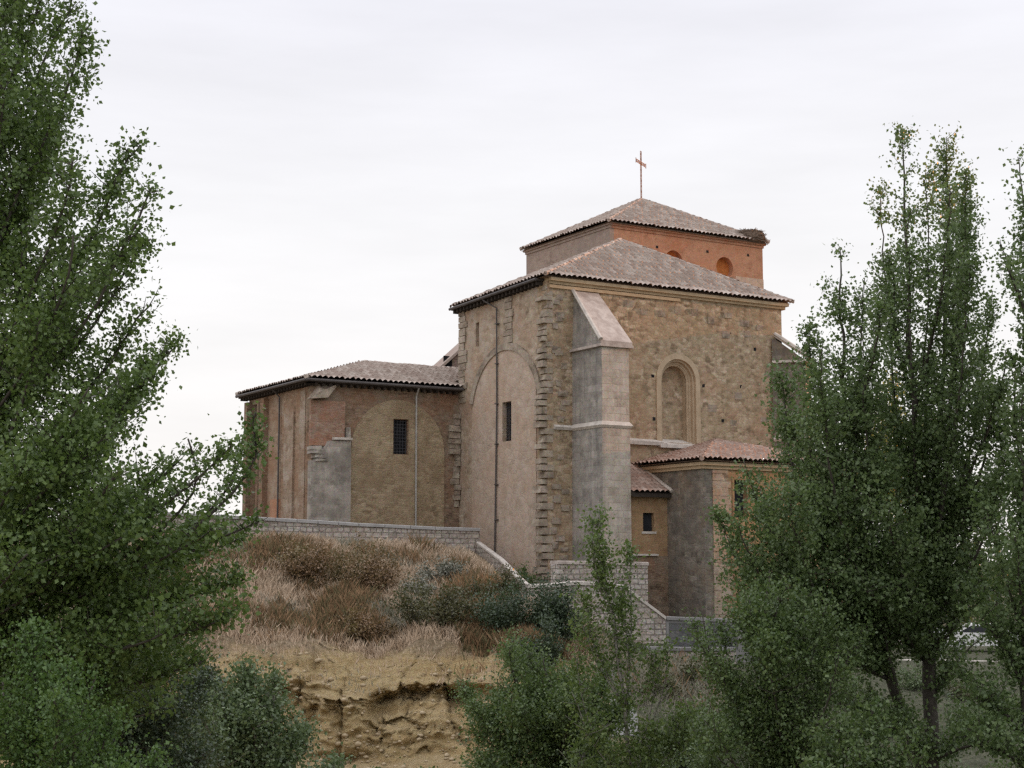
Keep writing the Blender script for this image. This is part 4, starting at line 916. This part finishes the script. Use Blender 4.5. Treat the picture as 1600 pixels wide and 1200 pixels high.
# tall poplar clump at the right
RT = [[(1458, 1290, 0, 1), (1452, 1050, 0, 2), (1445, 900, 0, 54), (1436, 760, 0, 75), (1420, 500, 0, 61), (1410, 205, 0, 24)]]
for a in ([(1450, 960, 0, 48), (1465, 720, .4, 73), (1482, 420, .5, 51), (1478, 215, .6, 21)], [(1455, 900, 0, 48), (1488, 620, -.5, 61), (1505, 330, -.8, 24)], [(1445, 900, 0, 48), (1402, 650, .6, 58), (1374, 300, .9, 21)],
          [(1455, 1235, 0, 2), (1385, 1040, -.3, 8), (1345, 850, -.5, 85), (1320, 600, -.5, 58), (1310, 385, -.5, 20)], [(1385, 1030, -.3, 36), (1295, 770, -1.0, 75), (1263, 510, -1.2, 21)], [(1380, 1020, -.3, 48), (1285, 860, .5, 91), (1232, 640, 1.0, 34)],
          [(1375, 1020, -.3, 48), (1245, 910, -.9, 97), (1185, 760, -1.3, 42)], [(1385, 1050, -.3, 48), (1215, 970, .2, 91), (1135, 850, .5, 39)], [(1455, 930, 0, 48), (1515, 720, .6, 58), (1552, 455, .8, 19)], [(1450, 980, 0, 61), (1535, 830, -.6, 73), (1572, 650, -1.0, 29)],
          [(1450, 1000, 0, 61), (1350, 890, 1.3, 103), (1300, 760, 1.8, 61)], [(1450, 920, 0, 61), (1490, 840, 1.2, 97), (1515, 760, 1.6, 54)], [(1445, 1000, 0, 61), (1395, 860, -1.4, 97), (1370, 730, -1.8, 54)], [(1450, 1030, 0, 48), (1500, 950, -.9, 79), (1550, 880, -1.2, 54)],
          [(1440, 1030, 0, 48), (1380, 960, -1.2, 85), (1310, 900, -1.6, 73)], [(1300, 900, 0, 61), (1240, 740, .3, 58), (1222, 585, .4, 31)], [(1385, 1060, -.3, 36), (1260, 1000, -.6, 91), (1165, 940, -1, 54)], [(1452, 1100, 0, 24), (1490, 1040, .6, 54), (1530, 1000, .9, 42)], [(1452, 1180, 0, 24), (1400, 1130, -.8, 54), (1340, 1110, -1.2, 42)], [(1452, 1190, 0, 24), (1510, 1150, .5, 61), (1570, 1130, .8, 48)], [(1330, 700, -.5, 40), (1345, 560, -.9, 52), (1350, 435, -1.1, 22)], [(1425, 620, .3, 40), (1395, 500, .9, 52), (1388, 400, 1.1, 24)], [(1440, 600, 0, 40), (1450, 450, -.9, 48), (1445, 270, -1.2, 20)], [(1490, 800, 0, 40), (1525, 660, -.6, 48), (1535, 560, -.9, 24)], [(1300, 820, .2, 40), (1296, 720, .9, 45), (1298, 630, 1.1, 22)], [(1360, 820, .2, 40), (1360, 700, .9, 65), (1355, 590, 1.2, 40)], [(1450, 800, .2, 40), (1450, 680, 1.0, 65), (1455, 560, 1.3, 40)], [(1330, 1000, .3, 40), (1215, 850, .6, 60), (1158, 715, .9, 24)], [(1330, 1020, .3, 40), (1190, 930, -.3, 65), (1118, 800, -.4, 24)]): RT.append(a)
tree('poplar_tree', 'tall many-stemmed poplar right of the church with two high tips', 'tree', 42, RT, .086, m_leaf2, m_bark, twig_m=28, leaf_m=38, up=.5, thick=.27, gaps=.19, jit=.14, cd=1.3, tw=.008, limb=.22, clone=1, boles={4: .19, 1: .12, **{k: .03 for k in range(21, 30)}})
RE = [[(1612, 1300, 0, 1), (1600, 1000, 0, 2), (1606, 700, 0, 40), (1630, 450, 0, 40), (1640, 330, 0, 20)]]
for a in ([(1618, 600, 0, 40), (1606, 400, .3, 34), (1592, 245, .4, 16)], [(1622, 560, 0, 30), (1590, 450, -.4, 28), (1564, 385, -.5, 14)], [(1604, 900, 0, 45), (1592, 720, .3, 40), (1582, 560, .4, 18)], [(1602, 1000, 0, 50), (1570, 900, -.5, 60), (1540, 790, -.8, 28)], [(1602, 1050, 0, 60), (1650, 900, -.5, 80), (1690, 700, -.8, 25)], [(1602, 1080, 0, 40), (1560, 990, .5, 55), (1510, 920, .8, 35)], [(1604, 850, 0, 50), (1660, 600, 0, 70), (1680, 400, 0, 20)],
          [(1602, 1150, 0, 40), (1550, 1090, .5, 60), (1500, 1060, .8, 40)], [(1602, 1200, 0, 40), (1560, 1160, -.5, 60), (1510, 1140, -.8, 40)]): RE.append(a)
tree('poplar_tree', 'poplar cut off by the right edge of the view', 'tree', 38, RE, .092, m_leaf2, m_bark, twig_m=26, leaf_m=32, up=.6, thick=.2, gaps=.30, jit=.16, cd=1.0, tw=.008, clone=1)

# slender young poplar in front of the buttress
YP = [[(990, 1310, 0, 1), (976, 1100, 0, 26), (955, 960, 0, 32), (940, 880, 0, 40), (936, 798, 0, 20)]]
for a in ([(978, 1150, 0, 24), (986, 1000, .2, 30), (984, 900, .3, 34), (980, 850, .3, 16)], [(978, 1110, 0, 24), (930, 1010, .2, 42), (912, 930, .2, 20)], [(985, 1200, 0, 30), (1030, 1100, .2, 48), (1045, 1000, .3, 24)], [(985, 1230, 0, 30), (925, 1140, 0, 50), (900, 1030, 0, 28)], [(940, 930, 0, 24), (925, 860, 0, 32), (928, 810, 0, 16)],
          [(985, 1260, 0, 30), (1050, 1180, .2, 55), (1080, 1110, .3, 30)], [(985, 1290, 0, 30), (1010, 1200, -.3, 50), (1020, 1140, -.3, 35)], [(985, 1290, 0, 30), (930, 1230, .3, 50), (900, 1170, .3, 35)]): YP.append(a)
tree('young_poplar', 'slender young poplar with pale stems before the buttress', 'tree', 42, YP, .082, m_leafy, m_barkpale, twig_m=26, leaf_m=27, up=.6, thick=.075, clone=1, gaps=.25, jit=.14, cd=.3, tw=.008)

EL = [[(870, 1330, 0, 1), (870, 1200, 0, 60), (865, 1100, 0, 80), (850, 1030, 0, 30)]]
for a in ([(870, 1250, 0, 60), (800, 1170, .5, 75), (750, 1120, .6, 30)], [(870, 1220, 0, 60), (810, 1110, -.5, 70), (775, 1060, -.6, 20)], [(870, 1200, 0, 60), (840, 1090, .5, 65), (825, 1020, .6, 18)], [(870, 1200, 0, 60), (890, 1110, -.5, 60), (900, 1060, -.6, 30)], [(870, 1240, 0, 60), (940, 1160, .4, 70), (970, 1110, .5, 30)], [(870, 1270, 0, 60), (960, 1230, -.4, 60), (1020, 1190, -.5, 30)], [(870, 1260, 0, 60), (790, 1220, -.8, 70), (745, 1190, -1, 35)], [(800, 1170, .5, 20), (745, 1110, .7, 30), (722, 1075, .8, 14)], [(820, 1100, .3, 20), (800, 1040, .4, 26), (796, 990, .5, 12)], [(900, 1150, .3, 20), (940, 1080, .4, 28), (958, 1030, .5, 13)]): EL.append(a)
tree('elm_sapling', 'dense round dark elm in front of the sandy bank', 'tree', 46, EL, .074, m_elm, m_bark, twig_m=40, leaf_m=44, up=.45, thick=.12, clone=2, gaps=.10, jit=.2, cd=.9, tw=.008)
ER = [[(1370, 1380, 0, 1), (1370, 1240, 0, 50), (1368, 1170, 0, 50), (1365, 1110, 0, 25)]]
for a in ([(1370, 1290, 0, 40), (1330, 1200, .3, 50), (1310, 1140, .4, 22)], [(1370, 1290, 0, 40), (1410, 1210, -.3, 45), (1420, 1150, -.4, 20)], [(1370, 1300, 0, 40), (1300, 1250, -.3, 50), (1270, 1200, -.4, 25)]): ER.append(a)
tree('elm_sapling', 'small dark elm at the bottom edge between the two poplar stems', 'tree', 34, ER, .08, m_elm, m_bark, twig_m=30, leaf_m=34, up=.5, thick=.06, clone=2, gaps=.3, jit=.17, cd=.6, tw=.007)
SR = [[(1225, 1330, 0, 1), (1220, 1180, 0, 60), (1215, 1050, 0, 80), (1215, 930, 0, 30)]]
for a in ([(1225, 1250, 0, 60), (1160, 1100, .5, 70), (1125, 985, .6, 18)], [(1225, 1200, 0, 60), (1190, 1030, -.5, 70), (1165, 930, -.6, 20)], [(1225, 1200, 0, 60), (1250, 1040, .5, 70), (1262, 930, .6, 25)], [(1225, 1230, 0, 60), (1285, 1100, -.5, 70), (1310, 1000, -.6, 25)], [(1225, 1260, 0, 60), (1290, 1180, .4, 60), (1320, 1130, .5, 25)], [(1225, 1260, 0, 60), (1140, 1190, -.4, 60), (1100, 1120, -.5, 22)], [(1225, 1290, 0, 60), (1160, 1240, .4, 60), (1100, 1200, .5, 40)], [(1160, 1100, .5, 20), (1110, 1020, .7, 30), (1095, 960, .8, 14)], [(1200, 1040, .3, 20), (1195, 950, .4, 28), (1200, 890, .5, 14)], [(1280, 1100, .3, 20), (1330, 1030, .4, 28), (1350, 985, .5, 14)]): SR.append(a)
tree('elm_sapling', 'dark bushy elm below the low chapel, left of the leaning trunk', 'tree', 38, SR, .070, m_elm, m_bark, twig_m=40, leaf_m=42, up=.5, thick=.12, clone=2, gaps=.10, jit=.19, cd=.9, tw=.008)
WB = [[(400, 1400, 0, 1), (400, 1230, 0, 60), (390, 1120, 0, 60), (380, 1045, 0, 20)]]
for a in ([(400, 1280, 0, 60), (330, 1140, .4, 60), (305, 1050, .5, 18)], [(400, 1270, 0, 60), (425, 1140, -.4, 55), (430, 1060, -.5, 16)], [(400, 1290, 0, 60), (450, 1195, .4, 45), (462, 1130, .5, 16)], [(400, 1310, 0, 60), (485, 1250, -.4, 45), (525, 1200, -.5, 18)], [(400, 1300, 0, 60), (300, 1200, -.4, 65), (250, 1120, -.5, 30)], [(400, 1300, 0, 60), (360, 1180, -.8, 65), (350, 1080, -1.0, 25)]): WB.append(a)
tree('willow_bush', 'pale grey-green willow bush under the big left poplar', 'bush', 33, WB, .07, m_willow, m_barkpale, twig_m=42, leaf_m=50, up=.8, thick=.05, clone=2, jit=.14, cd=.8, tw=.006, gaps=.35)
DB = [[(170, 1420, 0, 1), (170, 1200, 0, 80), (165, 1050, 0, 90), (160, 940, 0, 40)]]
for a in ([(170, 1250, 0, 80), (100, 1080, .4, 90), (60, 960, .5, 40)], [(170, 1250, 0, 80), (230, 1080, -.4, 90), (270, 960, -.5, 35)], [(170, 1280, 0, 80), (270, 1130, .5, 85), (330, 1050, .6, 30)], [(170, 1300, 0, 80), (60, 1150, -.5, 90), (0, 1040, -.6, 40)], [(170, 1320, 0, 80), (260, 1230, .3, 80), (320, 1180, .4, 40)], [(170, 1300, 0, 80), (170, 1120, 1.0, 100), (200, 1000, 1.4, 50)]): DB.append(a)
tree('elm_sapling', 'dark dense elm under the big left poplar, behind the bright green bush', 'tree', 25, DB, .046, m_thick, m_bark, twig_m=42, leaf_m=72, up=.5, thick=.1, clone=2, gaps=.4, jit=.15, cd=.8, tw=.006)
BB = [[(60, 1400, 0, 1), (60, 1230, 0, 60), (55, 1090, 0, 70), (50, 990, 0, 25)]]
for a in ([(60, 1300, 0, 60), (0, 1130, .3, 70), (-20, 1010, .3, 30)], [(60, 1300, 0, 60), (100, 1130, -.3, 65), (110, 1040, -.4, 25)], [(60, 1320, 0, 60), (150, 1190, .3, 60), (180, 1120, .3, 25)], [(60, 1330, 0, 60), (200, 1250, -.3, 60), (250, 1190, -.3, 30)]): BB.append(a)
tree('bramble_bush', 'bright green bush in the lower left corner', 'bush', 17, BB, .036, m_bright, m_bark, twig_m=46, leaf_m=95, up=.6, thick=.04, clone=2, gaps=.35, jit=.09, cd=.4, tw=.004)

def shrub(name, label, px, py, Y, wpx, hpx, mat, cat='shrub', group=None, leaf=.085, n=2600, bark=m_bark):
    """low rounded clump on the bank: bottom centre at pixel px, py on the ground, Y metres out"""
    p = at(px, py, Y); k = Y / F; gz = ground_z(p[0], Y); rw, h = wpx * k / 2, hpx * k
    o = empty(name, (p[0], Y, gz)); tag(o, label, cat, group)
    mb = MB(); P = []
    m = 12 + int(rw * 6)
    for i in range(m):
        a = rng.uniform(0, 2 * math.pi); rr = math.sqrt(rng.random()); tip = np.array([rw * rr * math.cos(a), rw * .8 * rr * math.sin(a), h * (1.05 - .6 * rr * rr) * rng.uniform(.45, 1.25)]); st = tip * np.array([.25, .25, 0])
        mb.tube([st - (0, 0, .2), st * .5 + tip * .5 + (0, 0, .05 * h), tip], [.018, .012, .005], 4, False)
        c = n // m; s = rng.random(c) ** .6; q = st + (tip - st) * s[:, None] + rng.normal(0, 1, (c, 3)) * (.07 + .09 * min(rw, h)) * (.5 + .5 * s)[:, None]; q[:, 2] = np.maximum(q[:, 2], .02); P.append(q)
    mb.build('stems', bark, o, fix=False); leaves('foliage', np.concatenate(P), leaf, mat, o, .1)
    return o
shrub('green_shrub', 'dark green shrub against the foot of the church corner', 815, 872, 73.6, 46, 26, m_elm, n=1500)
shrub('green_shrub', 'olive shrub just below the sloping parapet', 790, 918, 66.5, 70, 46, m_olive, n=2600)
shrub('green_shrub', 'wide dark green thicket below the terrace wall', 815, 990, 63, 170, 88, m_thick, n=11000)
shrub('green_shrub', 'dark shrub under the terrace wall beside the young poplar', 875, 1020, 63, 100, 88, m_thick, n=6500)
shrub('green_shrub', 'dark green shrub climbing behind the round elm', 850, 1060, 60, 100, 70, m_thick, n=5500)
shrub('grey_shrub', 'silvery grey shrub on the bank right of centre', 690, 915, 70, 80, 34, m_bluegreen, n=2600, bark=m_barkpale)
shrub('grey_shrub', 'smaller silvery shrub at the middle of the bank', 655, 940, 68, 60, 30, m_bluegreen, n=1800, bark=m_barkpale)
shrub('rusty_weed_clump', 'rust brown weed clump below the parapet, left of the silvery shrubs', 560, 950, 68, 165, 66, m_rustleaf, n=7500)
shrub('rusty_weed_clump', 'rust brown weed clump furthest left on the open bank', 465, 935, 68, 110, 52, m_rustleaf, n=4200)
shrub('rusty_weed_clump', 'brown weed clump at the brink above the ochre cliff', 560, 1010, 63, 120, 42, m_rustleaf, n=3600)
shrub('olive_weed_clump', 'olive brown thicket in the middle of the bank above the sand', 670, 1010, 63, 150, 62, m_olive, n=5500)
shrub('olive_weed_clump', 'olive weeds between the brown thicket and the dark green one', 745, 950, 66, 70, 40, m_olive, n=2200)
shrub('green_shrub', 'small dark shrub at the foot of the cliff', 660, 1205, 52, 110, 60, m_elm, n=3600)
shrub('green_shrub', 'small shrub in the cliff cleft', 585, 1190, 53, 60, 42, m_elm, n=1500)
shrub('grey_shrub', 'grey-green undergrowth clump right of the young poplar', 1065, 1130, 56, 130, 80, m_willow, n=5200, leaf=.09)
shrub('grey_shrub', 'grey-green clump low beside the dark bushy elm', 1060, 1200, 52, 140, 80, m_willow, n=5000, leaf=.09)
shrub('grey_shrub', 'pale undergrowth behind the leaning poplar stem', 1350, 1110, 60, 110, 50, m_willow, n=3000, leaf=.09)
shrub('grey_shrub', 'pale undergrowth right of the poplar trunk', 1520, 1100, 60, 100, 45, m_willow, n=3000, leaf=.09)
shrub('green_shrub', 'dark bush low at the right below the poplar', 1530, 1195, 46, 110, 75, m_elm, n=4000)
shrub('green_shrub', 'dark bush between the two poplar trunks', 1350, 1215, 44, 90, 80, m_elm, n=3600)

for k, (px, py, Y_, w_, h_, mt, lab) in enumerate((
    (1560, 1090, 64, 110, 45, m_elm, 'dark shrub on the slope at the right edge below the kerb wall'),
    (1500, 1075, 67, 70, 30, m_olive, 'small olive shrub below the kerb wall right of the trunk'),
    (1395, 1120, 60, 90, 50, m_elm, 'dark shrub half way down the slope left of the poplar trunk'),
    (1480, 1215, 46, 100, 70, m_elm, 'dark shrub at the bottom edge right of the poplar trunk'),
    (1560, 1225, 42, 120, 90, m_willow, 'pale shrub in the lower right corner'),
    (1430, 1140, 56, 90, 45, m_olive, 'olive shrub right behind the poplar trunk'),
    (1130, 1110, 58, 120, 70, m_willow, 'grey-green shrub behind the bushy elm on its left'),
    (1100, 1060, 64, 90, 40, m_olive, 'olive shrub below the low block wall'),
    (1010, 1215, 50, 130, 110, m_elm, 'dark shrub between the young poplar and the bushy elm'),
    (1400, 1180, 50, 120, 70, m_olive, 'olive shrub beside the leaning poplar stem'),
    (1480, 1160, 54, 110, 55, m_willow, 'grey-green shrub just right of the poplar trunk base'),
    (1570, 1150, 50, 120, 90, m_elm, 'dark shrub at the right edge under the cut-off poplar'),
    (1440, 1225, 45, 110, 60, m_olive, 'olive shrub at the foot of the poplar trunk'),
    (1310, 1070, 64, 120, 55, m_elm, 'dark shrub on the slope behind the bushy elm'),
    (1430, 1062, 68, 90, 35, m_willow, 'pale shrub on the slope below the kerb wall'),
    (940, 1190, 52, 130, 100, m_elm, 'dark shrub low beside the path behind the young poplar'),
    (900, 1130, 56, 110, 70, m_willow, 'grey-green shrub left of the pale path'),
    (1030, 1075, 62, 80, 45, m_olive, 'olive shrub below the grey panel wall'))):
    shrub('green_shrub' if mt is m_elm else 'grey_shrub' if mt is m_willow else 'olive_shrub', lab, px, py, Y_, w_, h_, mt, n=int(w_ * h_ * .45))

# trees far behind at the right, one catching the last sun
BT = [[(1405, 1010, 0, 1), (1405, 860, 0, 30), (1402, 700, 0, 50), (1400, 590, 0, 20)]]
for a in ([(1405, 860, 0, 30), (1370, 740, 1, 45), (1360, 660, 1.5, 20)], [(1405, 860, 0, 30), (1440, 740, -1, 45), (1445, 650, -1.5, 20)], [(1405, 800, 0, 30), (1385, 680, -1, 45), (1385, 600, -1.5, 15)]): BT.append(a)
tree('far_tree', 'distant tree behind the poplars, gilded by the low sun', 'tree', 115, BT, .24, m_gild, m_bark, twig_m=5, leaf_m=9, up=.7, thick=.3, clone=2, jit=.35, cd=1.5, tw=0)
for i, (px, top, D_, lab) in enumerate(((1290, 850, 105, 'distant rounded tree seen between the chapel and the poplar'), (1560, 790, 100, 'distant dark tree behind the right-hand poplar'), (1500, 850, 120, 'distant low tree beyond the parked cars'))):
    B_ = [[(px, 1010, 0, 1), (px, top + 100, 0, 40), (px, top, 0, 20)]] + [[(px, 980, 0, 30), (px + s_ * 45, top + 80, s_, 45), (px + s_ * 60, top + 40, s_, 20)] for s_ in (-1, 1)]
    tree('far_tree', lab, 'tree', D_, B_, .22, m_elm, m_bark, twig_m=5, leaf_m=10, up=.6, thick=.25, clone=2, jit=.35, cd=2, tw=0, group=None)

# ------------------------------------------------------------------ dry grass on the bank
def grass():
    n = 90000; x = rng.uniform(-16, 8.5, n); t = np.where(rng.random(n) < .975, rng.uniform(6.05, 8.0, n), rng.uniform(4.95, 6.1, n)); V = []; mi = []
    keep = []
    for a, b in zip(x, t):
        p = terrain_point(a, b); c = fbm((a * .35, p[1] * .25, 2.0)); c2 = fbm((a * .22 + 40, p[1] * .3, 5.0)); keep.append((*p, c, c2))
    K = np.array(keep); P = K[:, :3]; c = K[:, 3]; c2 = K[:, 4]; r = rng.random(n); band = np.interp(t, [5.6, 6.05, 6.3, 7.3, 7.7, 8], [-.35, -.25, .12, .08, -.2, -.3])
    idx = np.where(c + band + .4 * (r - .5) > .02, 1, np.where(c2 + .3 * (r - .5) > .12, 2, 0)); idx[(x > 3.2) & (r < .95)] = 2
    h = np.where(idx == 1, .62, np.where(idx == 2, .38, .5)) * rng.uniform(.4, 1.15, n) * (.65 + .5 * (c + .5).clip(0, 1)); h *= np.where(t < 6.1, .55, 1)
    a = rng.uniform(0, math.pi, n); s = np.stack([np.cos(a), np.sin(a), 0 * a], 1) * rng.uniform(.010, .022, n)[:, None]
    ln = rng.normal(0, .28, (n, 3)) * h[:, None]; ln[:, 2] = h
    h *= np.where(rng.random(n) < .06, 1.7, 1.0); bare = np.array([fbm((p_[0] * .9, p_[1] * .7, 12.0)) for p_ in P]) + .15 * rng.random(n) < -.16; h[bare] *= .22
    V = np.empty((n, 4, 3)); V[:, 0] = P - s; V[:, 1] = P + s; V[:, 2] = P + ln * .6 + s * 1.1 + (0, 0, .0); V[:, 3] = P + ln * [1.15, 1.15, 1]
    V[:, :2, 2] -= .06
    mg = simple('olive_grass', (.075, .07, .032), (.19, .165, .085), 1.2, .9, 0); idx = np.where((idx == 1) & (rng.random(n) < .35) , 3, idx)
    ms = [simple('straw_grass', (.38, .275, .18), (.62, .495, .37), 1.2, .9, 0), simple('rust_grass', (.17, .105, .055), (.36, .23, .13), 1.2, .9, 0), simple('grey_grass', (.20, .19, .135), (.40, .37, .29), 1.2, .9, 0), mg]
    o = np_mesh('dry_grass', V.reshape(-1, 3), np.arange(4 * n).reshape(n, 4), ms, midx=idx)
    tag(o, 'dry straw and rust coloured grass covering the bank', 'grass', kind='stuff')
grass()

def stones():
    ico = bmesh.new(); bmesh.ops.create_icosphere(ico, subdivisions=1, radius=1); bv = np.array([v.co[:] for v in ico.verts]); bf = np.array([[v.index for v in f.verts] for f in ico.faces]); ico.free()
    V, Q, n = [], [], 0
    for k in range(650):
        x = rng.uniform(-12.5, 2.5); p = terrain_point(x, rng.choice([rng.uniform(2.7, 3.6), rng.uniform(3.2, 5.6)])); r = .035 + .10 * rng.random() ** 3
        q = bv * (1 + rng.normal(0, .16, (len(bv), 1))) * r * np.array([1.2, 1.0, .75]); V.append(q + np.array(p) + (0, 0, r * .2)); Q.append(bf + n); n += len(bv)
    o = np_mesh('stones', np.concatenate(V), np.concatenate(Q), simple('loose_stone', (.28, .21, .125), (.50, .41, .28), 5, .95, .4))
    tag(o, 'small loose stones fallen from the ochre bank', 'stones', kind='stuff')
stones()

# ------------------------------------------------------------------ small things at the right behind the trees
def car(name, label, px, Y, rz):
    p = at(px, 900, Y); gz = ground_z(p[0], Y); o = empty(name, (p[0], Y, gz), rz); tag(o, label, 'car')
    prof = [(-2.05, .35), (-2.1, .75), (-1.95, .95), (-1.35, 1.0), (-.75, 1.42), (.75, 1.46), (1.55, 1.02), (2.05, .88), (2.1, .45), (2.0, .3)]
    mb = MB(); mb.prism(prof, lambda a, z, d: (a, d * (1 - .12 * max(0, z - .95) / .5), z), -.86, .86); b = mb.build('body', m_white, o)
    mb = MB()
    for s_ in (-1, 1): mb.prism([(-1.15, 1.0), (-.72, 1.34), (.7, 1.37), (1.3, 1.03)], lambda a, z, d: (a, d * (1 - .12 * max(0, z - .95) / .5), z), s_ * .865, s_ * .87)
    mb.build('window', m_glass, o)
    mb = MB(); mb.prism([(1.5, 1.08), (.82, 1.43), (.86, 1.45), (1.56, 1.09)], lambda a, z, d: (a, d, z), -.68, .68); mb.build('windscreen', m_glass, o)
    for sx in (-1.3, 1.3):
        for s_ in (-1, 1):
            mb = MB(); mb.tube([(sx, s_ * .7, .31), (sx, s_ * .89, .31)], .31, 16); wh = mb.build('wheel', m_tyre, o); mb = MB(); mb.tube([(sx, s_ * .88, .31), (sx, s_ * .9, .31)], .18, 12); mb.build('rim', m_galv, wh)
    for s_ in (-1, 1): mb = MB(); mb.box(-2.13, -2.0, s_ * .75 - .12, s_ * .75 + .12, .68, .88); mb.build('tail_light', m_redp, o)
car('parked_car', 'white car glimpsed left of the poplar trunk', 1400, 86, 2.6)
car('parked_car', 'white car glimpsed right of the road sign', 1535, 82, 2.9)
p = at(1470, 1000, 74); gz = ground_z(p[0], 74); sg = empty('road_sign', (p[0], 74, gz)); tag(sg, 'grey triangular road sign on a thin post seen through the trees', 'sign')
mb = MB(); mb.tube([(0, 0, -.2), (0, 0, 2.0)], .06, 8); mb.build('post', m_galv, sg)
mb = MB(); mb.prism([(-.32, 1.35), (.32, 1.35), (0, 1.95)], lambda a, z, d: (a, d, z), -.09, -.065); mb.build('plate', m_galv, sg)
wall_run('kerb_wall', 'low pale kerb wall at the road edge behind the poplar trunk', [wp(1330, 1030, 74.2, -5.2), wp(1470, 1031, 74.6, -5.3), wp(1600, 1034, 74.8, -5.4), wp(1720, 1036, 75, -5.4)], .3, m_conc, m_cap)
p0, p1 = at(1245, 985, 80), at(1320, 985, 82); rl = empty('railing', p0); tag(rl, 'white metal railing seen through the leaves beside the chapel', 'railing')
dv = Vector(p1 - p0); mb = MB()
for z in (0, .9, 1.75): mb.tube([(0, 0, z), dv + Vector((0, 0, z))], .03, 6)
mb.build('rail', m_white, rl)
mb = MB()
for k in range(17): q = dv * (k / 16); mb.tube([q + Vector((0, 0, -1.5 if k % 8 == 0 else 0)), q + Vector((0, 0, 1.75))], .02, 5)
mb.build('bars', m_white, rl)
# pale concrete path down the slope behind the young poplar
V = []; m = 40
for k in range(m):
    f = k / (m - 1); q = at(955 + 22 * f, 985 + 100 * f, 67.0 - 9.0 * f)
    for s_ in (-1, 1): V.append((q[0] + s_ * (.42 + .1 * f), q[1], ground_z(q[0] + s_ * .4, q[1]) + .07))
V = np.array(V); tag(np_mesh('path', V, [(2 * k, 2 * k + 1, 2 * k + 3, 2 * k + 2) for k in range(m - 1)], m_conc2), kind='structure')
